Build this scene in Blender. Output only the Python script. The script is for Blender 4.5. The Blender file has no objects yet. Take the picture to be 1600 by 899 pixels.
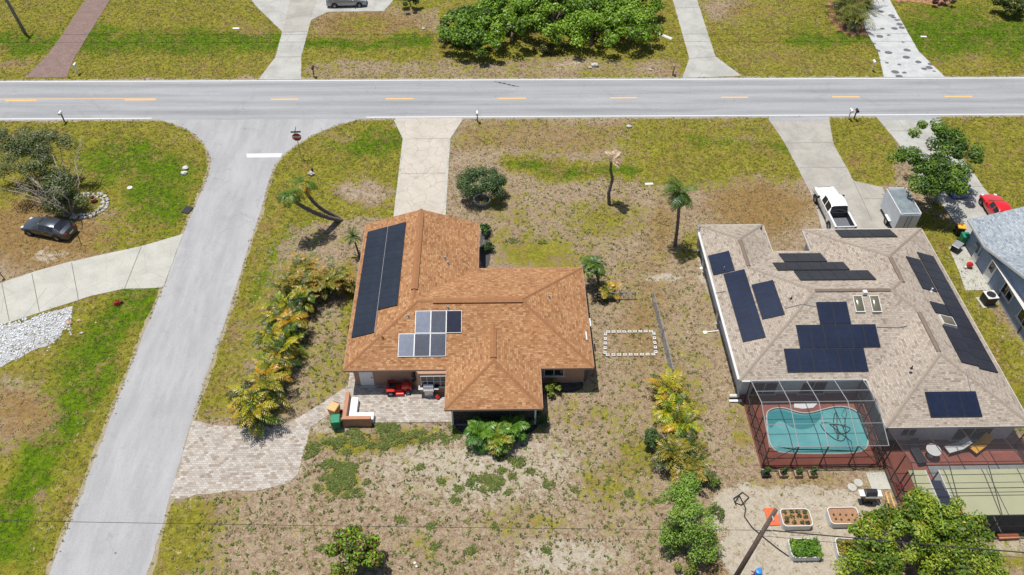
import bpy, math, random
import numpy as np
from mathutils import Vector, geometry
random.seed(7); rng = np.random.default_rng(7)
PI = math.pi
scene = bpy.context.scene
COL = scene.collection

# ------------------------------------------------------------------ camera model (solved from the photograph)
CAMF, CAMP, CAMY, CAMR, CAMH = 1267.81, 45.7065, 1.7574, 0.7285, 48.232
_P, _Y, _R = (math.radians(a) for a in (CAMP, CAMY, CAMR))
FW = np.array([math.sin(_Y)*math.cos(_P), math.cos(_Y)*math.cos(_P), -math.sin(_P)])
_r = np.array([math.cos(_Y), -math.sin(_Y), 0.0]); _u = np.cross(_r, FW)
RT = _r*math.cos(_R) + _u*math.sin(_R); UP = -_r*math.sin(_R) + _u*math.cos(_R)
def ray(x, y): return FW*CAMF + RT*(x-800) - UP*(y-449.5)
def gp(x, y, h=0.0):
    d = ray(x, y); t = (h-CAMH)/d[2]; v = d*t
    return Vector((v[0], v[1], h))
def onplane(x, y, p0, n):
    d = ray(x, y); o = np.array([0, 0, CAMH]); n = np.array(n, float)
    t = ((np.array(p0)-o) @ n)/(d @ n); v = o+d*t
    return Vector(v.tolist())
def pr_np(X, Y):
    V = np.stack([X, Y, np.full_like(X, -CAMH)], -1)
    w = V @ FW; w = np.where(w < 1, 1, w)
    return 800+CAMF*(V @ RT)/w, 449.5-CAMF*(V @ UP)/w

cd = bpy.data.cameras.new("camera"); cam = bpy.data.objects.new("camera", cd); COL.objects.link(cam)
cd.sensor_width = 36; cd.lens = CAMF/1600*36; cd.clip_start = .5; cd.clip_end = 6000
from mathutils import Matrix
M = Matrix(((RT[0], UP[0], -FW[0], 0), (RT[1], UP[1], -FW[1], 0), (RT[2], UP[2], -FW[2], CAMH), (0, 0, 0, 1)))
cam.matrix_world = M; scene.camera = cam

# ------------------------------------------------------------------ light
SUN = Vector((-.47, .32, 2.25)).normalized()
sl = bpy.data.lights.new("sun", 'SUN'); so = bpy.data.objects.new("sun", sl); COL.objects.link(so)
sl.energy = 5.0; sl.angle = math.radians(.53); sl.color = (1, .965, .91)
so.rotation_euler = SUN.to_track_quat('Z', 'Y').to_euler(); so.location = (-20, 40, 90)
w = bpy.data.worlds.new("World"); scene.world = w; w.use_nodes = True
nt = w.node_tree; bg = nt.nodes['Background']; st = nt.nodes.new('ShaderNodeTexSky'); st.sky_type = 'NISHITA'
st.sun_disc = False; st.sun_elevation = math.asin(SUN.z); st.sun_rotation = math.atan2(SUN.x, SUN.y)
st.air_density = 1; st.dust_density = 1.2
nt.links.new(st.outputs[0], bg.inputs[0]); bg.inputs[1].default_value = .10
scene.view_settings.view_transform = 'Standard'; scene.view_settings.look = 'None'; scene.view_settings.exposure = 0

# ------------------------------------------------------------------ materials
def S(r, g, b):  # sRGB 0-255 as seen in the sunlit photograph -> base colour
    f = lambda c: ((c/255+.055)/1.055)**2.4 if c > 10 else c/255/12.92
    return tuple(min(.86, f(c)/1.62) for c in (r, g, b))
def newmat(name):
    m = bpy.data.materials.new(name); m.use_nodes = True
    t = m.node_tree; t.nodes.clear()
    o = t.nodes.new('ShaderNodeOutputMaterial'); b = t.nodes.new('ShaderNodeBsdfPrincipled')
    t.links.new(b.outputs[0], o.inputs[0]); return m, t, b
class N:
    def __init__(s, t): s.t = t
    def _in(s, n, i, v):
        if v is None: return
        if hasattr(v, 'is_output') or isinstance(v, bpy.types.NodeSocket): s.t.links.new(v, n.inputs[i])
        else: n.inputs[i].default_value = v
    def pos(s): return s.t.nodes.new('ShaderNodeNewGeometry').outputs['Position']
    def obj(s): return s.t.nodes.new('ShaderNodeTexCoord').outputs['Object']
    def uv(s): return s.t.nodes.new('ShaderNodeTexCoord').outputs['UV']
    def scale(s, v, sc, rot=(0, 0, 0)):
        n = s.t.nodes.new('ShaderNodeMapping'); s._in(n, 0, v); n.inputs['Scale'].default_value = sc; n.inputs['Rotation'].default_value = rot; return n.outputs[0]
    def noise(s, v, sc, det=4, rough=.6, dist=0):
        n = s.t.nodes.new('ShaderNodeTexNoise'); s._in(n, 'Vector', v); n.inputs['Scale'].default_value = sc
        n.inputs['Detail'].default_value = det; n.inputs['Roughness'].default_value = rough; n.inputs['Distortion'].default_value = dist
        return n.outputs[0]
    def vor(s, v, sc, feat='F1', out=0, rand=1):
        n = s.t.nodes.new('ShaderNodeTexVoronoi'); n.feature = feat; s._in(n, 'Vector', v); n.inputs['Scale'].default_value = sc
        n.inputs['Randomness'].default_value = rand; return n.outputs[out]
    def ramp(s, f, stops, mode='LINEAR'):
        n = s.t.nodes.new('ShaderNodeValToRGB'); s._in(n, 0, f); cr = n.color_ramp; cr.interpolation = mode
        while len(cr.elements) < len(stops): cr.elements.new(.5)
        for e, (p, c) in zip(cr.elements, stops):
            e.position = p; e.color = (*c, 1) if isinstance(c, tuple) else (c, c, c, 1)
        return n.outputs[0]
    def math(s, op, a, b=None, c=None, clamp=False):
        n = s.t.nodes.new('ShaderNodeMath'); n.operation = op; n.use_clamp = clamp
        s._in(n, 0, a); s._in(n, 1, b); s._in(n, 2, c); return n.outputs[0]
    def mix(s, f, a, b, mode='MIX'):
        n = s.t.nodes.new('ShaderNodeMix'); n.data_type = 'RGBA'; n.blend_type = mode
        s._in(n, 0, f); s._in(n, 6, (*a, 1) if isinstance(a, tuple) else a); s._in(n, 7, (*b, 1) if isinstance(b, tuple) else b); return n.outputs[2]
    def step(s, v, lo, hi):
        n = s.t.nodes.new('ShaderNodeMapRange'); n.interpolation_type = 'SMOOTHSTEP'; s._in(n, 0, v)
        n.inputs[1].default_value = lo; n.inputs[2].default_value = hi; return n.outputs[0]
    def attr(s, name):
        n = s.t.nodes.new('ShaderNodeAttribute'); n.attribute_name = name; return n.outputs['Color']
    def sep(s, c):
        n = s.t.nodes.new('ShaderNodeSeparateColor'); s._in(n, 0, c); return n.outputs
    def bump(s, h, st, dist, b):
        n = s.t.nodes.new('ShaderNodeBump'); s._in(n, 'Height', h); n.inputs['Strength'].default_value = st; n.inputs['Distance'].default_value = dist
        s.t.links.new(n.outputs[0], b.inputs['Normal'])
def simple(name, c, rough=.7, var=.12, sc=6, metal=0, bump=.0, coat=0, dirt=0, spec=.4):
    m, t, b = newmat(name); n = N(t); v = n.pos()
    f = n.noise(v, sc, 5, .65); k = n.ramp(f, [(.3, 1-var), (.7, 1+var*.6)])
    base = n.mix(1.0, tuple(c), k, 'MULTIPLY')
    if dirt:
        f2 = n.step(n.noise(v, .7, 6, .7), .45, .75); base = n.mix(n.math('MULTIPLY', f2, dirt), base, tuple(x*.45 for x in c))
    t.links.new(base, b.inputs['Base Color'])
    b.inputs['Roughness'].default_value = rough; b.inputs['Metallic'].default_value = metal
    b.inputs['Coat Weight'].default_value = coat; b.inputs['Specular IOR Level'].default_value = spec
    b.inputs['Coat Roughness'].default_value = .08
    if bump: n.bump(n.noise(v, sc*6, 3, .7), bump, .02, b)
    return m
def leafmat(name, gloss=.45, trans=.25):
    m, t, b = newmat(name); n = N(t); c = n.attr('col')
    t.links.new(c, b.inputs['Base Color']); b.inputs['Roughness'].default_value = gloss; b.inputs['Specular IOR Level'].default_value = .35
    tr = t.nodes.new('ShaderNodeBsdfTranslucent'); t.links.new(n.mix(1, c, (1, 1.0, .45), 'MULTIPLY'), tr.inputs[0])
    mx = t.nodes.new('ShaderNodeMixShader'); mx.inputs[0].default_value = trans
    t.links.new(b.outputs[0], mx.inputs[1]); t.links.new(tr.outputs[0], mx.inputs[2])
    t.links.new(mx.outputs[0], t.nodes['Material Output'].inputs[0]); return m

MT = {}
MT['leaf'] = leafmat('leaf')
MT['bed_grey'] = simple('bed_grey', (.13, .14, .155), .6, .25, 5); MT['trailer_grey'] = simple('trailer_roof', (.28, .33, .35), .3, .3, 1.4, metal=.3); MT['frond'] = leafmat('frond', .4, .2); MT['tuft'] = leafmat('tuft', .9, .1)
MT['bark'] = simple('bark', (.17, .13, .10), .9, .4, 9, bump=.5)
MT['bark_pale'] = simple('bark_pale', (.38, .33, .28), .9, .3, 9, bump=.4)
MT['palm_bark'] = simple('palm_bark', (.16, .135, .12), .95, .45, 12, bump=.6)
MT['pole_wood'] = simple('pole_wood', (.13, .095, .075), .95, .45, 8, bump=.5)
MT['pole_grey'] = simple('pole_grey', (.24, .23, .22), .95, .3, 8, bump=.5)
MT['white'] = simple('white_paint', (.75, .75, .73), .5, .08, 3)
MT['car_white'] = simple('car_white', (.74, .75, .76), .25, .03, 2, coat=.8)
MT['car_grey'] = simple('car_grey', (.065, .072, .085), .28, .05, 2, metal=.5, coat=.8)
MT['car_silver'] = simple('car_silver', (.33, .35, .37), .3, .04, 2, metal=.4, coat=.7)
MT['car_red'] = simple('car_red', (.62, .012, .012), .25, .04, 2, coat=.9)
MT['car_blue'] = simple('car_blue', (.08, .16, .38), .25, .04, 2, coat=.9)
MT['glass_dark'] = simple('glass_dark', (.012, .015, .02), .08, .1, 3, spec=.8)
MT['chrome'] = simple('chrome', (.6, .6, .6), .2, .05, 3, metal=1)
MT['rim'] = simple('rim', (.42, .43, .44), .35, .1, 9, metal=.6)
MT['rubber'] = simple('rubber', (.018, .018, .018), .85, .3, 12)
MT['black_plastic'] = simple('black_plastic', (.02, .02, .022), .5, .2, 8)
MT['dark_metal'] = simple('dark_metal', (.04, .042, .045), .45, .2, 8, metal=.3)
MT['galv'] = simple('galvanised', (.36, .37, .38), .45, .15, 8, metal=.5)
MT['alu_white'] = simple('alu_white', (.62, .62, .6), .45, .1, 5)
MT['cage_frame'] = simple('cage_frame', (.30, .30, .30), .45, .1, 5)
MT['alu_bronze'] = simple('alu_bronze', (.055, .05, .047), .45, .15, 5)
MT['red'] = simple('red_paint', (.5, .02, .015), .3, .1, 6, coat=.5)
MT['orange'] = simple('orange_plastic', (.62, .12, .035), .5, .15, 6)
MT['terracotta'] = simple('terracotta', (.45, .17, .09), .8, .2, 8)
MT['green_bin'] = simple('green_plastic', (.015, .2, .10), .5, .12, 6)
MT['yellow_bin'] = simple('yellow_plastic', (.75, .38, .03), .5, .12, 6)
MT['tan_bin'] = simple('tan_plastic', (.62, .36, .14), .55, .12, 6)
MT['blue_plastic'] = simple('blue_plastic', (.02, .22, .6), .4, .1, 6)
MT['headlight'] = simple('lamp_clear', (.6, .62, .65), .1, .05, 6, spec=.8)
MT['taillight'] = simple('lamp_red', (.35, .01, .01), .2, .1, 6, spec=.8)
MT['soil'] = simple('soil', (.36, .2, .11), .95, .35, 14, bump=.8)
MT['stone'] = simple('stone', (.52, .5, .46), .9, .3, 7, bump=.5)
MT['stone_pink'] = simple('stone_pink', (.55, .33, .24), .9, .25, 7, bump=.4)
MT['concrete_block'] = simple('concrete_block', (.62, .6, .56), .9, .2, 8, bump=.3)
MT['wall_tan'] = simple('stucco_tan', (.40, .245, .165), .9, .08, 4, bump=.4)
MT['wall_tan2'] = simple('stucco_orange', (.42, .21, .125), .9, .12, 4, bump=.4)
MT['wall_blue'] = simple('stucco_blue', (.27, .34, .45), .9, .12, 2.2, bump=.35, dirt=.25)
MT['wall_white'] = simple('stucco_white', (.55, .57, .58), .9, .1, 2, bump=.3)
MT['fascia_brown'] = simple('fascia_brown', (.36, .22, .15), .6, .12, 5)
MT['fascia_white'] = simple('fascia_white', (.6, .58, .54), .5, .1, 5)
MT['sign_red'] = simple('sign_red', (.42, .01, .015), .4, .08, 5)
MT['sign_green'] = simple('sign_green', (.01, .13, .08), .4, .08, 5)
MT['cloth_white'] = simple('cloth_white', (.6, .6, .58), .8, .1, 6)
MT['cover_black'] = simple('cover_black', (.03, .032, .036), .35, .3, 5)
MT['pale_panel'] = simple('pale_panel', (.50, .50, .30), .6, .05, 1.2, dirt=.1)
MT['floor_grey'] = simple('floor_grey', (.24, .25, .24), .8, .2, 3)
MT['gravel_dark'] = simple('gravel_dark', (.075, .07, .07), .95, .6, 22, bump=1)
MT['mulch'] = simple('mulch', (.42, .2, .12), .95, .4, 10, bump=1)
MT['red_flower'] = simple('red_flower', (.5, .02, .03), .6, .3, 12)
MT['wire'] = simple('wire', (.03, .03, .03), .7, .1, 5)
MT['stone_steel'] = simple('brushed_steel', (.55, .55, .56), .35, .08, 12, metal=.7)

def concrete(name, c, c2, joints=None, cell=None):
    m, t, b = newmat(name); n = N(t); v = n.pos()
    f = n.noise(v, .45, 7, .68, .4); base = n.mix(n.step(f, .36, .68), tuple(c), tuple(c2))
    sp = n.ramp(n.noise(v, 14, 3, .7), [(.3, .86), (.7, 1.08)]); base = n.mix(1, base, sp, 'MULTIPLY')
    f2 = n.step(n.noise(n.scale(v, (1, 1, 1)), 1.6, 6, .75, 1.0), .56, .72); base = n.mix(n.math('MULTIPLY', f2, .22), base, tuple(x*.55 for x in c))
    crack = n.step(n.vor(n.scale(v, (1, 1, 1)), .32, 'DISTANCE_TO_EDGE'), .0, .012)
    base = n.mix(n.math('MULTIPLY', n.math('SUBTRACT', 1, crack), .3), base, tuple(x*.4 for x in c))
    t.links.new(base, b.inputs['Base Color']); b.inputs['Roughness'].default_value = .9
    n.bump(n.noise(v, 30, 3), .3, .01, b); return m
MT['concrete'] = concrete('concrete_drive', S(214, 212, 203), S(190, 188, 178))
MT['concrete_pale'] = concrete('concrete_pale', S(222, 219, 206), S(205, 203, 190))
MT['concrete_old'] = concrete('concrete_old', S(206, 200, 188), S(182, 176, 165))
def asphalt(name, c, c2, stretch, lanes=False):
    m, t, b = newmat(name); n = N(t); v = n.pos()
    a = n.noise(n.scale(v, stretch), .5, 6, .7, .2); base = n.mix(n.step(a, .3, .72), tuple(c), tuple(c2))
    blot = n.step(n.noise(v, .35, 7, .7, .8), .5, .75); base = n.mix(n.math('MULTIPLY', blot, .28), base, tuple(x*1.22 for x in c))
    sp = n.ramp(n.noise(v, 22, 3, .85), [(.28, .72), (.5, 1.0), (.74, 1.28)]); base = n.mix(1, base, sp, 'MULTIPLY')
    warp = n.t.nodes.new('ShaderNodeVectorMath'); warp.operation = 'ADD'; n._in(warp, 0, v)
    wn = n.t.nodes.new('ShaderNodeTexNoise'); wn.inputs['Scale'].default_value = 1.1; wn.inputs['Detail'].default_value = 5; n._in(wn, 'Vector', v)
    ws = n.t.nodes.new('ShaderNodeVectorMath'); ws.operation = 'SCALE'; t.links.new(wn.outputs['Color'], ws.inputs[0]); ws.inputs['Scale'].default_value = 1.3
    t.links.new(ws.outputs[0], warp.inputs[1])
    ce = n.vor(n.scale(warp.outputs[0], (1, 1, 0)), .21, 'DISTANCE_TO_EDGE'); cr = n.math('SUBTRACT', 1, n.step(ce, 0, .008))
    cr = n.math('MULTIPLY', cr, n.step(n.noise(v, .12, 3), .42, .6))
    pt = n.step(n.noise(n.scale(v, (.35, .35, 1)), .9, 7, .72, 1.4), .55, .66); base = n.mix(n.math('MULTIPLY', pt, .18), base, tuple(x*.6 for x in c))
    base = n.mix(n.math('MULTIPLY', cr, .28), base, tuple(x*.4 for x in c))
    if lanes:
        sx = n.t.nodes.new('ShaderNodeSeparateXYZ'); n._in(sx, 0, v); yy = sx.outputs[1]
        for yc_ in (72.9, 74.6, 76.5, 78.2):
            dd = n.math('ABSOLUTE', n.math('SUBTRACT', yy, yc_)); tk = n.math('MULTIPLY', n.math('SUBTRACT', 1, n.step(dd, .15, .75)), n.math('MULTIPLY', n.step(n.noise(n.scale(v, (.05, .8, 1)), .9, 5), .3, .7), .45))
            base = n.mix(tk, base, tuple(x*.55 for x in c))
    spots = n.math('SUBTRACT', 1, n.step(n.vor(v, .45), .015, .045)); base = n.mix(n.math('MULTIPLY', spots, .75), base, (.05, .05, .05))
    t.links.new(base, b.inputs['Base Color']); b.inputs['Roughness'].default_value = .92; b.inputs['Specular IOR Level'].default_value = .25
    n.bump(n.noise(v, 45, 3), .4, .01, b); return m
MT['asphalt'] = asphalt('asphalt_main', S(176, 177, 179), S(197, 197, 197), (.12, 2.2, 1), True)
MT['asphalt_side'] = asphalt('asphalt_side', S(184, 184, 184), S(204, 203, 202), (1.6, .3, 1))
def linepaint(name, c):
    m, t, b = newmat(name); n = N(t); v = n.pos()
    base = n.mix(n.step(n.noise(v, 5, 6, .75), .5, .75), tuple(c), tuple(.6*x+.1 for x in c)); t.links.new(base, b.inputs['Base Color']); b.inputs['Roughness'].default_value = .8; return m
MT['line_white'] = linepaint('line_white', (.62, .62, .6)); MT['line_yellow'] = linepaint('line_yellow', (.72, .42, .12))
def pavers(name, cols, mortar, bw, bh, rot=0, jit=.25):
    m, t, b = newmat(name); n = N(t); v = n.scale(n.pos(), (1, 1, 1), (0, 0, rot))
    br = t.nodes.new('ShaderNodeTexBrick'); n._in(br, 'Vector', v); br.inputs['Scale'].default_value = 1
    br.inputs['Brick Width'].default_value = bw; br.inputs['Row Height'].default_value = bh; br.inputs['Mortar Size'].default_value = .012; br.inputs['Mortar Smooth'].default_value = .5
    br.inputs['Bias'].default_value = 0; br.offset = .5
    br.inputs['Color1'].default_value = (0, 0, 0, 1); br.inputs['Color2'].default_value = (1, 1, 1, 1); br.inputs['Mortar'].default_value = (.5, .5, .5, 1)
    k = len(cols); base = n.ramp(br.outputs[0], [(i/(k-1), c) for i, c in enumerate(cols)])
    base = n.mix(br.outputs['Fac'], base, tuple(mortar))
    base = n.mix(1, base, n.ramp(n.noise(n.pos(), 1.1, 6, .7), [(.3, 1-jit), (.7, 1+jit*.5)]), 'MULTIPLY')
    t.links.new(base, b.inputs['Base Color']); b.inputs['Roughness'].default_value = .9; n.bump(br.outputs['Fac'], .4, -.02, b); return m
MT['pavers'] = pavers('pavers', [S(178, 160, 143), S(205, 193, 178), S(226, 219, 208), S(200, 186, 170), S(230, 224, 214)], S(172, 160, 146), .27, .17, 0, .22)
MT['pavers_red'] = pavers('pavers_red', [S(150, 122, 112), S(172, 144, 132), S(160, 130, 122)], S(138, 116, 106), .2, .1, .5, .2)
MT['deck_red'] = pavers('deck_red', [S(186, 112, 94), S(176, 100, 84), S(198, 126, 106)], S(172, 106, 90), 1.6, 1.6, 0, .18)

def flagstone():
    m, t, b = newmat('flagstone_drive'); n = N(t); v = n.pos()
    sc = n.scale(v, (1, .9, 0)); wn = t.nodes.new('ShaderNodeTexNoise'); wn.inputs['Scale'].default_value = .8; n._in(wn, 'Vector', v)
    wv = t.nodes.new('ShaderNodeVectorMath'); wv.operation = 'MULTIPLY_ADD'; t.links.new(wn.outputs['Color'], wv.inputs[0]); wv.inputs[1].default_value = (1.2, 1.2, 0); t.links.new(sc, wv.inputs[2])
    e = n.vor(wv.outputs[0], .75, 'DISTANCE_TO_EDGE'); ln = n.math('SUBTRACT', 1, n.step(e, .008, .035))
    base = n.mix(n.step(n.noise(v, .6, 6, .7), .35, .7), S(228, 219, 203), S(213, 203, 188))
    base = n.mix(n.math('MULTIPLY', ln, .38), base, S(172, 150, 125)); base = n.mix(1, base, n.ramp(n.noise(v, 18, 3, .7), [(.3, .9), (.7, 1.06)]), 'MULTIPLY')
    t.links.new(base, b.inputs['Base Color']); b.inputs['Roughness'].default_value = .9; return m
MT['flagstone'] = flagstone()

def shingles(name, c_lo, c_mid, c_hi):
    m, t, b = newmat(name); n = N(t); uv = n.uv()
    br = t.nodes.new('ShaderNodeTexBrick'); n._in(br, 'Vector', uv); br.inputs['Scale'].default_value = 1
    br.inputs['Brick Width'].default_value = .26; br.inputs['Row Height'].default_value = .15; br.inputs['Mortar Size'].default_value = .010; br.offset = .37; br.offset_frequency = 3
    br.inputs['Color1'].default_value = (0, 0, 0, 1); br.inputs['Color2'].default_value = (1, 1, 1, 1); br.inputs['Mortar'].default_value = (.3, .3, .3, 1)
    base = n.ramp(br.outputs[0], [(0, c_lo), (.3, c_mid), (.62, c_mid), (.85, c_hi), (1, c_hi)])
    sp = n.ramp(n.noise(n.scale(uv, (1, 2.2, 1)), 4.5, 5, .8), [(.28, .66), (.5, 1.0), (.72, 1.3)]); base = n.mix(1, base, sp, 'MULTIPLY')
    big = n.ramp(n.noise(n.pos(), .35, 6, .65), [(.3, .88), (.7, 1.08)]); base = n.mix(1, base, big, 'MULTIPLY')
    row = t.nodes.new('ShaderNodeTexWave')
    base = n.mix(n.math('MULTIPLY', br.outputs['Fac'], .45), base, tuple(x*.5 for x in c_lo))
    t.links.new(base, b.inputs['Base Color']); b.inputs['Roughness'].default_value = .92; b.inputs['Specular IOR Level'].default_value = .2
    n.bump(n.math('ADD', br.outputs[0], n.noise(n.pos(), 30, 2)), .5, .015, b); return m
MT['shingle_orange'] = shingles('shingle_orange', S(166, 116, 77), S(197, 144, 100), S(216, 169, 124))
MT['shingle_tan'] = shingles('shingle_tan', S(164, 149, 134), S(200, 185, 168), S(212, 199, 183))
MT['shingle_grey'] = shingles('shingle_grey', S(150, 160, 168), S(184, 193, 200), S(205, 213, 219))
MT['cap_orange'] = simple('ridge_cap_orange', S(182, 128, 86), .92, .18, 5, bump=.4)
MT['cap_tan'] = simple('ridge_cap_tan', S(184, 168, 151), .92, .14, 6, bump=.4)
MT['vent_tan'] = simple('vent_tan', S(150, 132, 118), .9, .2, 6)

def panelmat(name, c, gridc, rough, metal=0., spec=.5):
    m, t, b = newmat(name); n = N(t); uv = n.uv()
    br = t.nodes.new('ShaderNodeTexBrick'); n._in(br, 'Vector', uv); br.inputs['Scale'].default_value = 1; br.offset = 0
    br.inputs['Brick Width'].default_value = .166; br.inputs['Row Height'].default_value = .166; br.inputs['Mortar Size'].default_value = .004
    br.inputs['Color1'].default_value = (*c, 1); br.inputs['Color2'].default_value = (*[x*1.35 for x in c], 1); br.inputs['Mortar'].default_value = (*gridc, 1)
    t.links.new(n.mix(1, br.outputs[0], n.ramp(n.noise(n.pos(), .5, 4), [(.3, .8), (.7, 1.25)]), 'MULTIPLY'), b.inputs['Base Color'])
    b.inputs['Roughness'].default_value = rough; b.inputs['Metallic'].default_value = metal; b.inputs['Specular IOR Level'].default_value = spec; return m
MT['pv_black'] = panelmat('pv_black', (.013, .017, .026), (.03, .035, .045), .3)
MT['pv_navy'] = panelmat('pv_navy', (.007, .012, .03), (.02, .026, .05), .3)
MT['pv_brown'] = panelmat('pv_dark', (.017, .016, .02), (.035, .03, .035), .35)
MT['pv_glare_bright'] = panelmat('pv_glare_bright', (.07, .09, .14), (.09, .11, .16), .42, .0, .2); MT['pv_glare_mid'] = panelmat('pv_glare_mid', (.03, .037, .06), (.05, .06, .08), .42, .0, .1); MT['pv_glare_low'] = panelmat('pv_glare_low', (.010, .013, .028), (.02, .024, .04), .45, .0, .04)  # same modules: sky glare painted into the base colour, bright to dark

def screenmat(name, alpha, c):
    m, t, b = newmat(name); b.inputs['Base Color'].default_value = (*c, 1); b.inputs['Roughness'].default_value = .7
    tr = t.nodes.new('ShaderNodeBsdfTransparent'); mx = t.nodes.new('ShaderNodeMixShader'); mx.inputs[0].default_value = alpha
    t.links.new(tr.outputs[0], mx.inputs[1]); t.links.new(b.outputs[0], mx.inputs[2]); t.links.new(mx.outputs[0], t.nodes['Material Output'].inputs[0]); return m
MT['screen'] = screenmat('screen_roof', .25, (.06, .06, .065)); MT['screen_wall'] = screenmat('screen_wall', .42, (.035, .033, .034))
MT['screen_dark'] = screenmat('screen_dark', .8, (.03, .03, .035))
def watermat():
    m, t, b = newmat('pool_water'); n = N(t); v = n.pos()
    c = n.mix(n.step(n.noise(v, .5, 3), .3, .7), (.10, .36, .37), (.17, .45, .45)); 
    t.links.new(c, b.inputs['Base Color']); b.inputs['Roughness'].default_value = .06
    n.bump(n.noise(v, 3.5, 3), .1, .02, b); return m
MT['water'] = watermat()

# ------------------------------------------------------------------ mesh helpers
class MB:
    def __init__(s): s.v = []; s.f = []; s.m = []; s.uv = []
    def add(s, vs, fs, m=0, uvs=None):
        o = len(s.v); s.v += [tuple(p) for p in vs]
        for i, f in enumerate(fs):
            s.f.append([a+o for a in f]); s.m.append(m); s.uv.append(uvs[i] if uvs else None)
        return s
    def box(s, c, d, rz=0, m=0, top=(1, 1), tilt=0):
        x, y, z = (k/2 for k in d); vs = []
        for sz in (-1, 1):
            for a, b in ((-1, -1), (1, -1), (1, 1), (-1, 1)):
                px, py = a*x*(top[0] if sz > 0 else 1), b*y*(top[1] if sz > 0 else 1)
                vs.append((c[0]+px*math.cos(rz)-py*math.sin(rz), c[1]+px*math.sin(rz)+py*math.cos(rz), c[2]+sz*z))
        return s.add(vs, [(3, 2, 1, 0), (4, 5, 6, 7), (0, 1, 5, 4), (1, 2, 6, 5), (2, 3, 7, 6), (3, 0, 4, 7)], m)
    def prism(s, poly, z0, z1, m=0, bottom=True):
        k = len(poly); vs = [(p[0], p[1], z0) for p in poly]+[(p[0], p[1], z1) for p in poly]
        fs = [list(range(k, 2*k))]+[(i, (i+1) % k, k+(i+1) % k, k+i) for i in range(k)]
        if bottom: fs.append(list(range(k-1, -1, -1)))
        return s.add(vs, fs, m)
    def sheet(s, poly, z, m=0): return s.add([(p[0], p[1], z) for p in poly], [list(range(len(poly)))], m)
    def tube(s, pts, r, n=8, m=0, cap=True):
        pts = [Vector(p) for p in pts]; k = len(pts); r = r if isinstance(r, (list, tuple)) else [r]*k
        o = []; 
        for i, p in enumerate(pts):
            d = (pts[min(i+1, k-1)]-pts[max(i-1, 0)]); d = d.normalized() if d.length > 1e-9 else Vector((0, 0, 1))
            a = d.orthogonal() if abs(d.z) > .95 else d.cross(Vector((0, 0, 1))); 
            if abs(d.z) > .95: a = Vector((1, 0, 0))-d*d.x
            a.normalize(); b = d.cross(a)
            for j in range(n):
                t = 2*PI*j/n; o.append(p+(a*math.cos(t)+b*math.sin(t))*r[i])
        fs = [(i*n+j, i*n+(j+1) % n, (i+1)*n+(j+1) % n, (i+1)*n+j) for i in range(k-1) for j in range(n)]
        if cap: fs += [list(range(n-1, -1, -1)), list(range((k-1)*n, k*n))]
        return s.add(o, fs, m)
    def lathe(s, prof, c=(0, 0, 0), n=16, m=0):
        vs = [(c[0]+r*math.cos(2*PI*j/n), c[1]+r*math.sin(2*PI*j/n), c[2]+z) for r, z in prof for j in range(n)]
        k = len(prof); fs = [(i*n+j, i*n+(j+1) % n, (i+1)*n+(j+1) % n, (i+1)*n+j) for i in range(k-1) for j in range(n)]
        fs += [list(range(n-1, -1, -1)), list(range((k-1)*n, k*n))]; return s.add(vs, fs, m)
    def blob(s, c, r, seed=0, m=0, amp=.25, n=6):
        rr = random.Random(seed); vs = []; fs = []
        for i in range(n+1):
            for j in range(2*n):
                a = PI*i/n; b = PI*j/n; k = 1+rr.uniform(-amp, amp) if 0 < i < n else 1
                vs.append((c[0]+r[0]*k*math.sin(a)*math.cos(b), c[1]+r[1]*k*math.sin(a)*math.sin(b), c[2]+r[2]*k*math.cos(a)))
        for i in range(n):
            for j in range(2*n): fs.append((i*2*n+j, (i+1)*2*n+j, (i+1)*2*n+(j+1) % (2*n), i*2*n+(j+1) % (2*n)))
        return s.add(vs, fs, m)
    def build(s, name, mats, parent=None, smooth=False, bevel=0, kind=None, loc=None, rz=0):
        me = bpy.data.meshes.new(name); me.from_pydata(s.v, [], s.f)
        mats = mats if isinstance(mats, (list, tuple)) else [mats]
        for a in mats: me.materials.append(MT[a] if isinstance(a, str) else a)
        me.polygons.foreach_set('material_index', s.m)
        if any(u for u in s.uv):
            l = me.uv_layers.new(name='UVMap'); i = 0
            for f, u in zip(s.f, s.uv):
                for j in range(len(f)): l.data[i].uv = u[j] if u else (0, 0); i += 1
        if smooth: me.polygons.foreach_set('use_smooth', [True]*len(s.f))
        me.update(); o = bpy.data.objects.new(name, me); COL.objects.link(o)
        if parent: o.parent = parent
        if loc is not None: o.location = loc
        if rz: o.rotation_euler.z = rz
        if bevel:
            b = o.modifiers.new('bevel', 'BEVEL'); b.width = bevel; b.segments = 2; b.limit_method = 'ANGLE'
        if kind: o['kind'] = kind
        return o
def thing(name, label, cat, loc=(0, 0, 0), rz=0, group=None):
    o = bpy.data.objects.new(name, None); COL.objects.link(o); o.location = loc; o.rotation_euler.z = rz; o.empty_display_size = .3
    o['label'] = label; o['category'] = cat
    if group: o['group'] = group
    return o
def tag(o, label, cat, group=None, kind=None):
    o['label'] = label; o['category'] = cat
    if group: o['group'] = group
    if kind: o['kind'] = kind
    return o
def dup(o, loc=None, rz=None, sc=None, label=None, group=None):
    r = o.copy(); COL.objects.link(r)
    if loc is not None: r.location = loc
    if rz is not None: r.rotation_euler.z = rz
    if sc is not None: r.scale = (sc, sc, sc)
    if label: r['label'] = label
    if group: r['group'] = group
    def rec(a, b):
        for ch in [x for x in scene.objects if x.parent == a]:
            c = ch.copy(); COL.objects.link(c); c.parent = b; rec(ch, c)
    kids = list(o.children)
    for ch in kids:
        c = ch.copy(); COL.objects.link(c); c.parent = r
        for g in list(ch.children): d = g.copy(); COL.objects.link(d); d.parent = c
    return r
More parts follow.
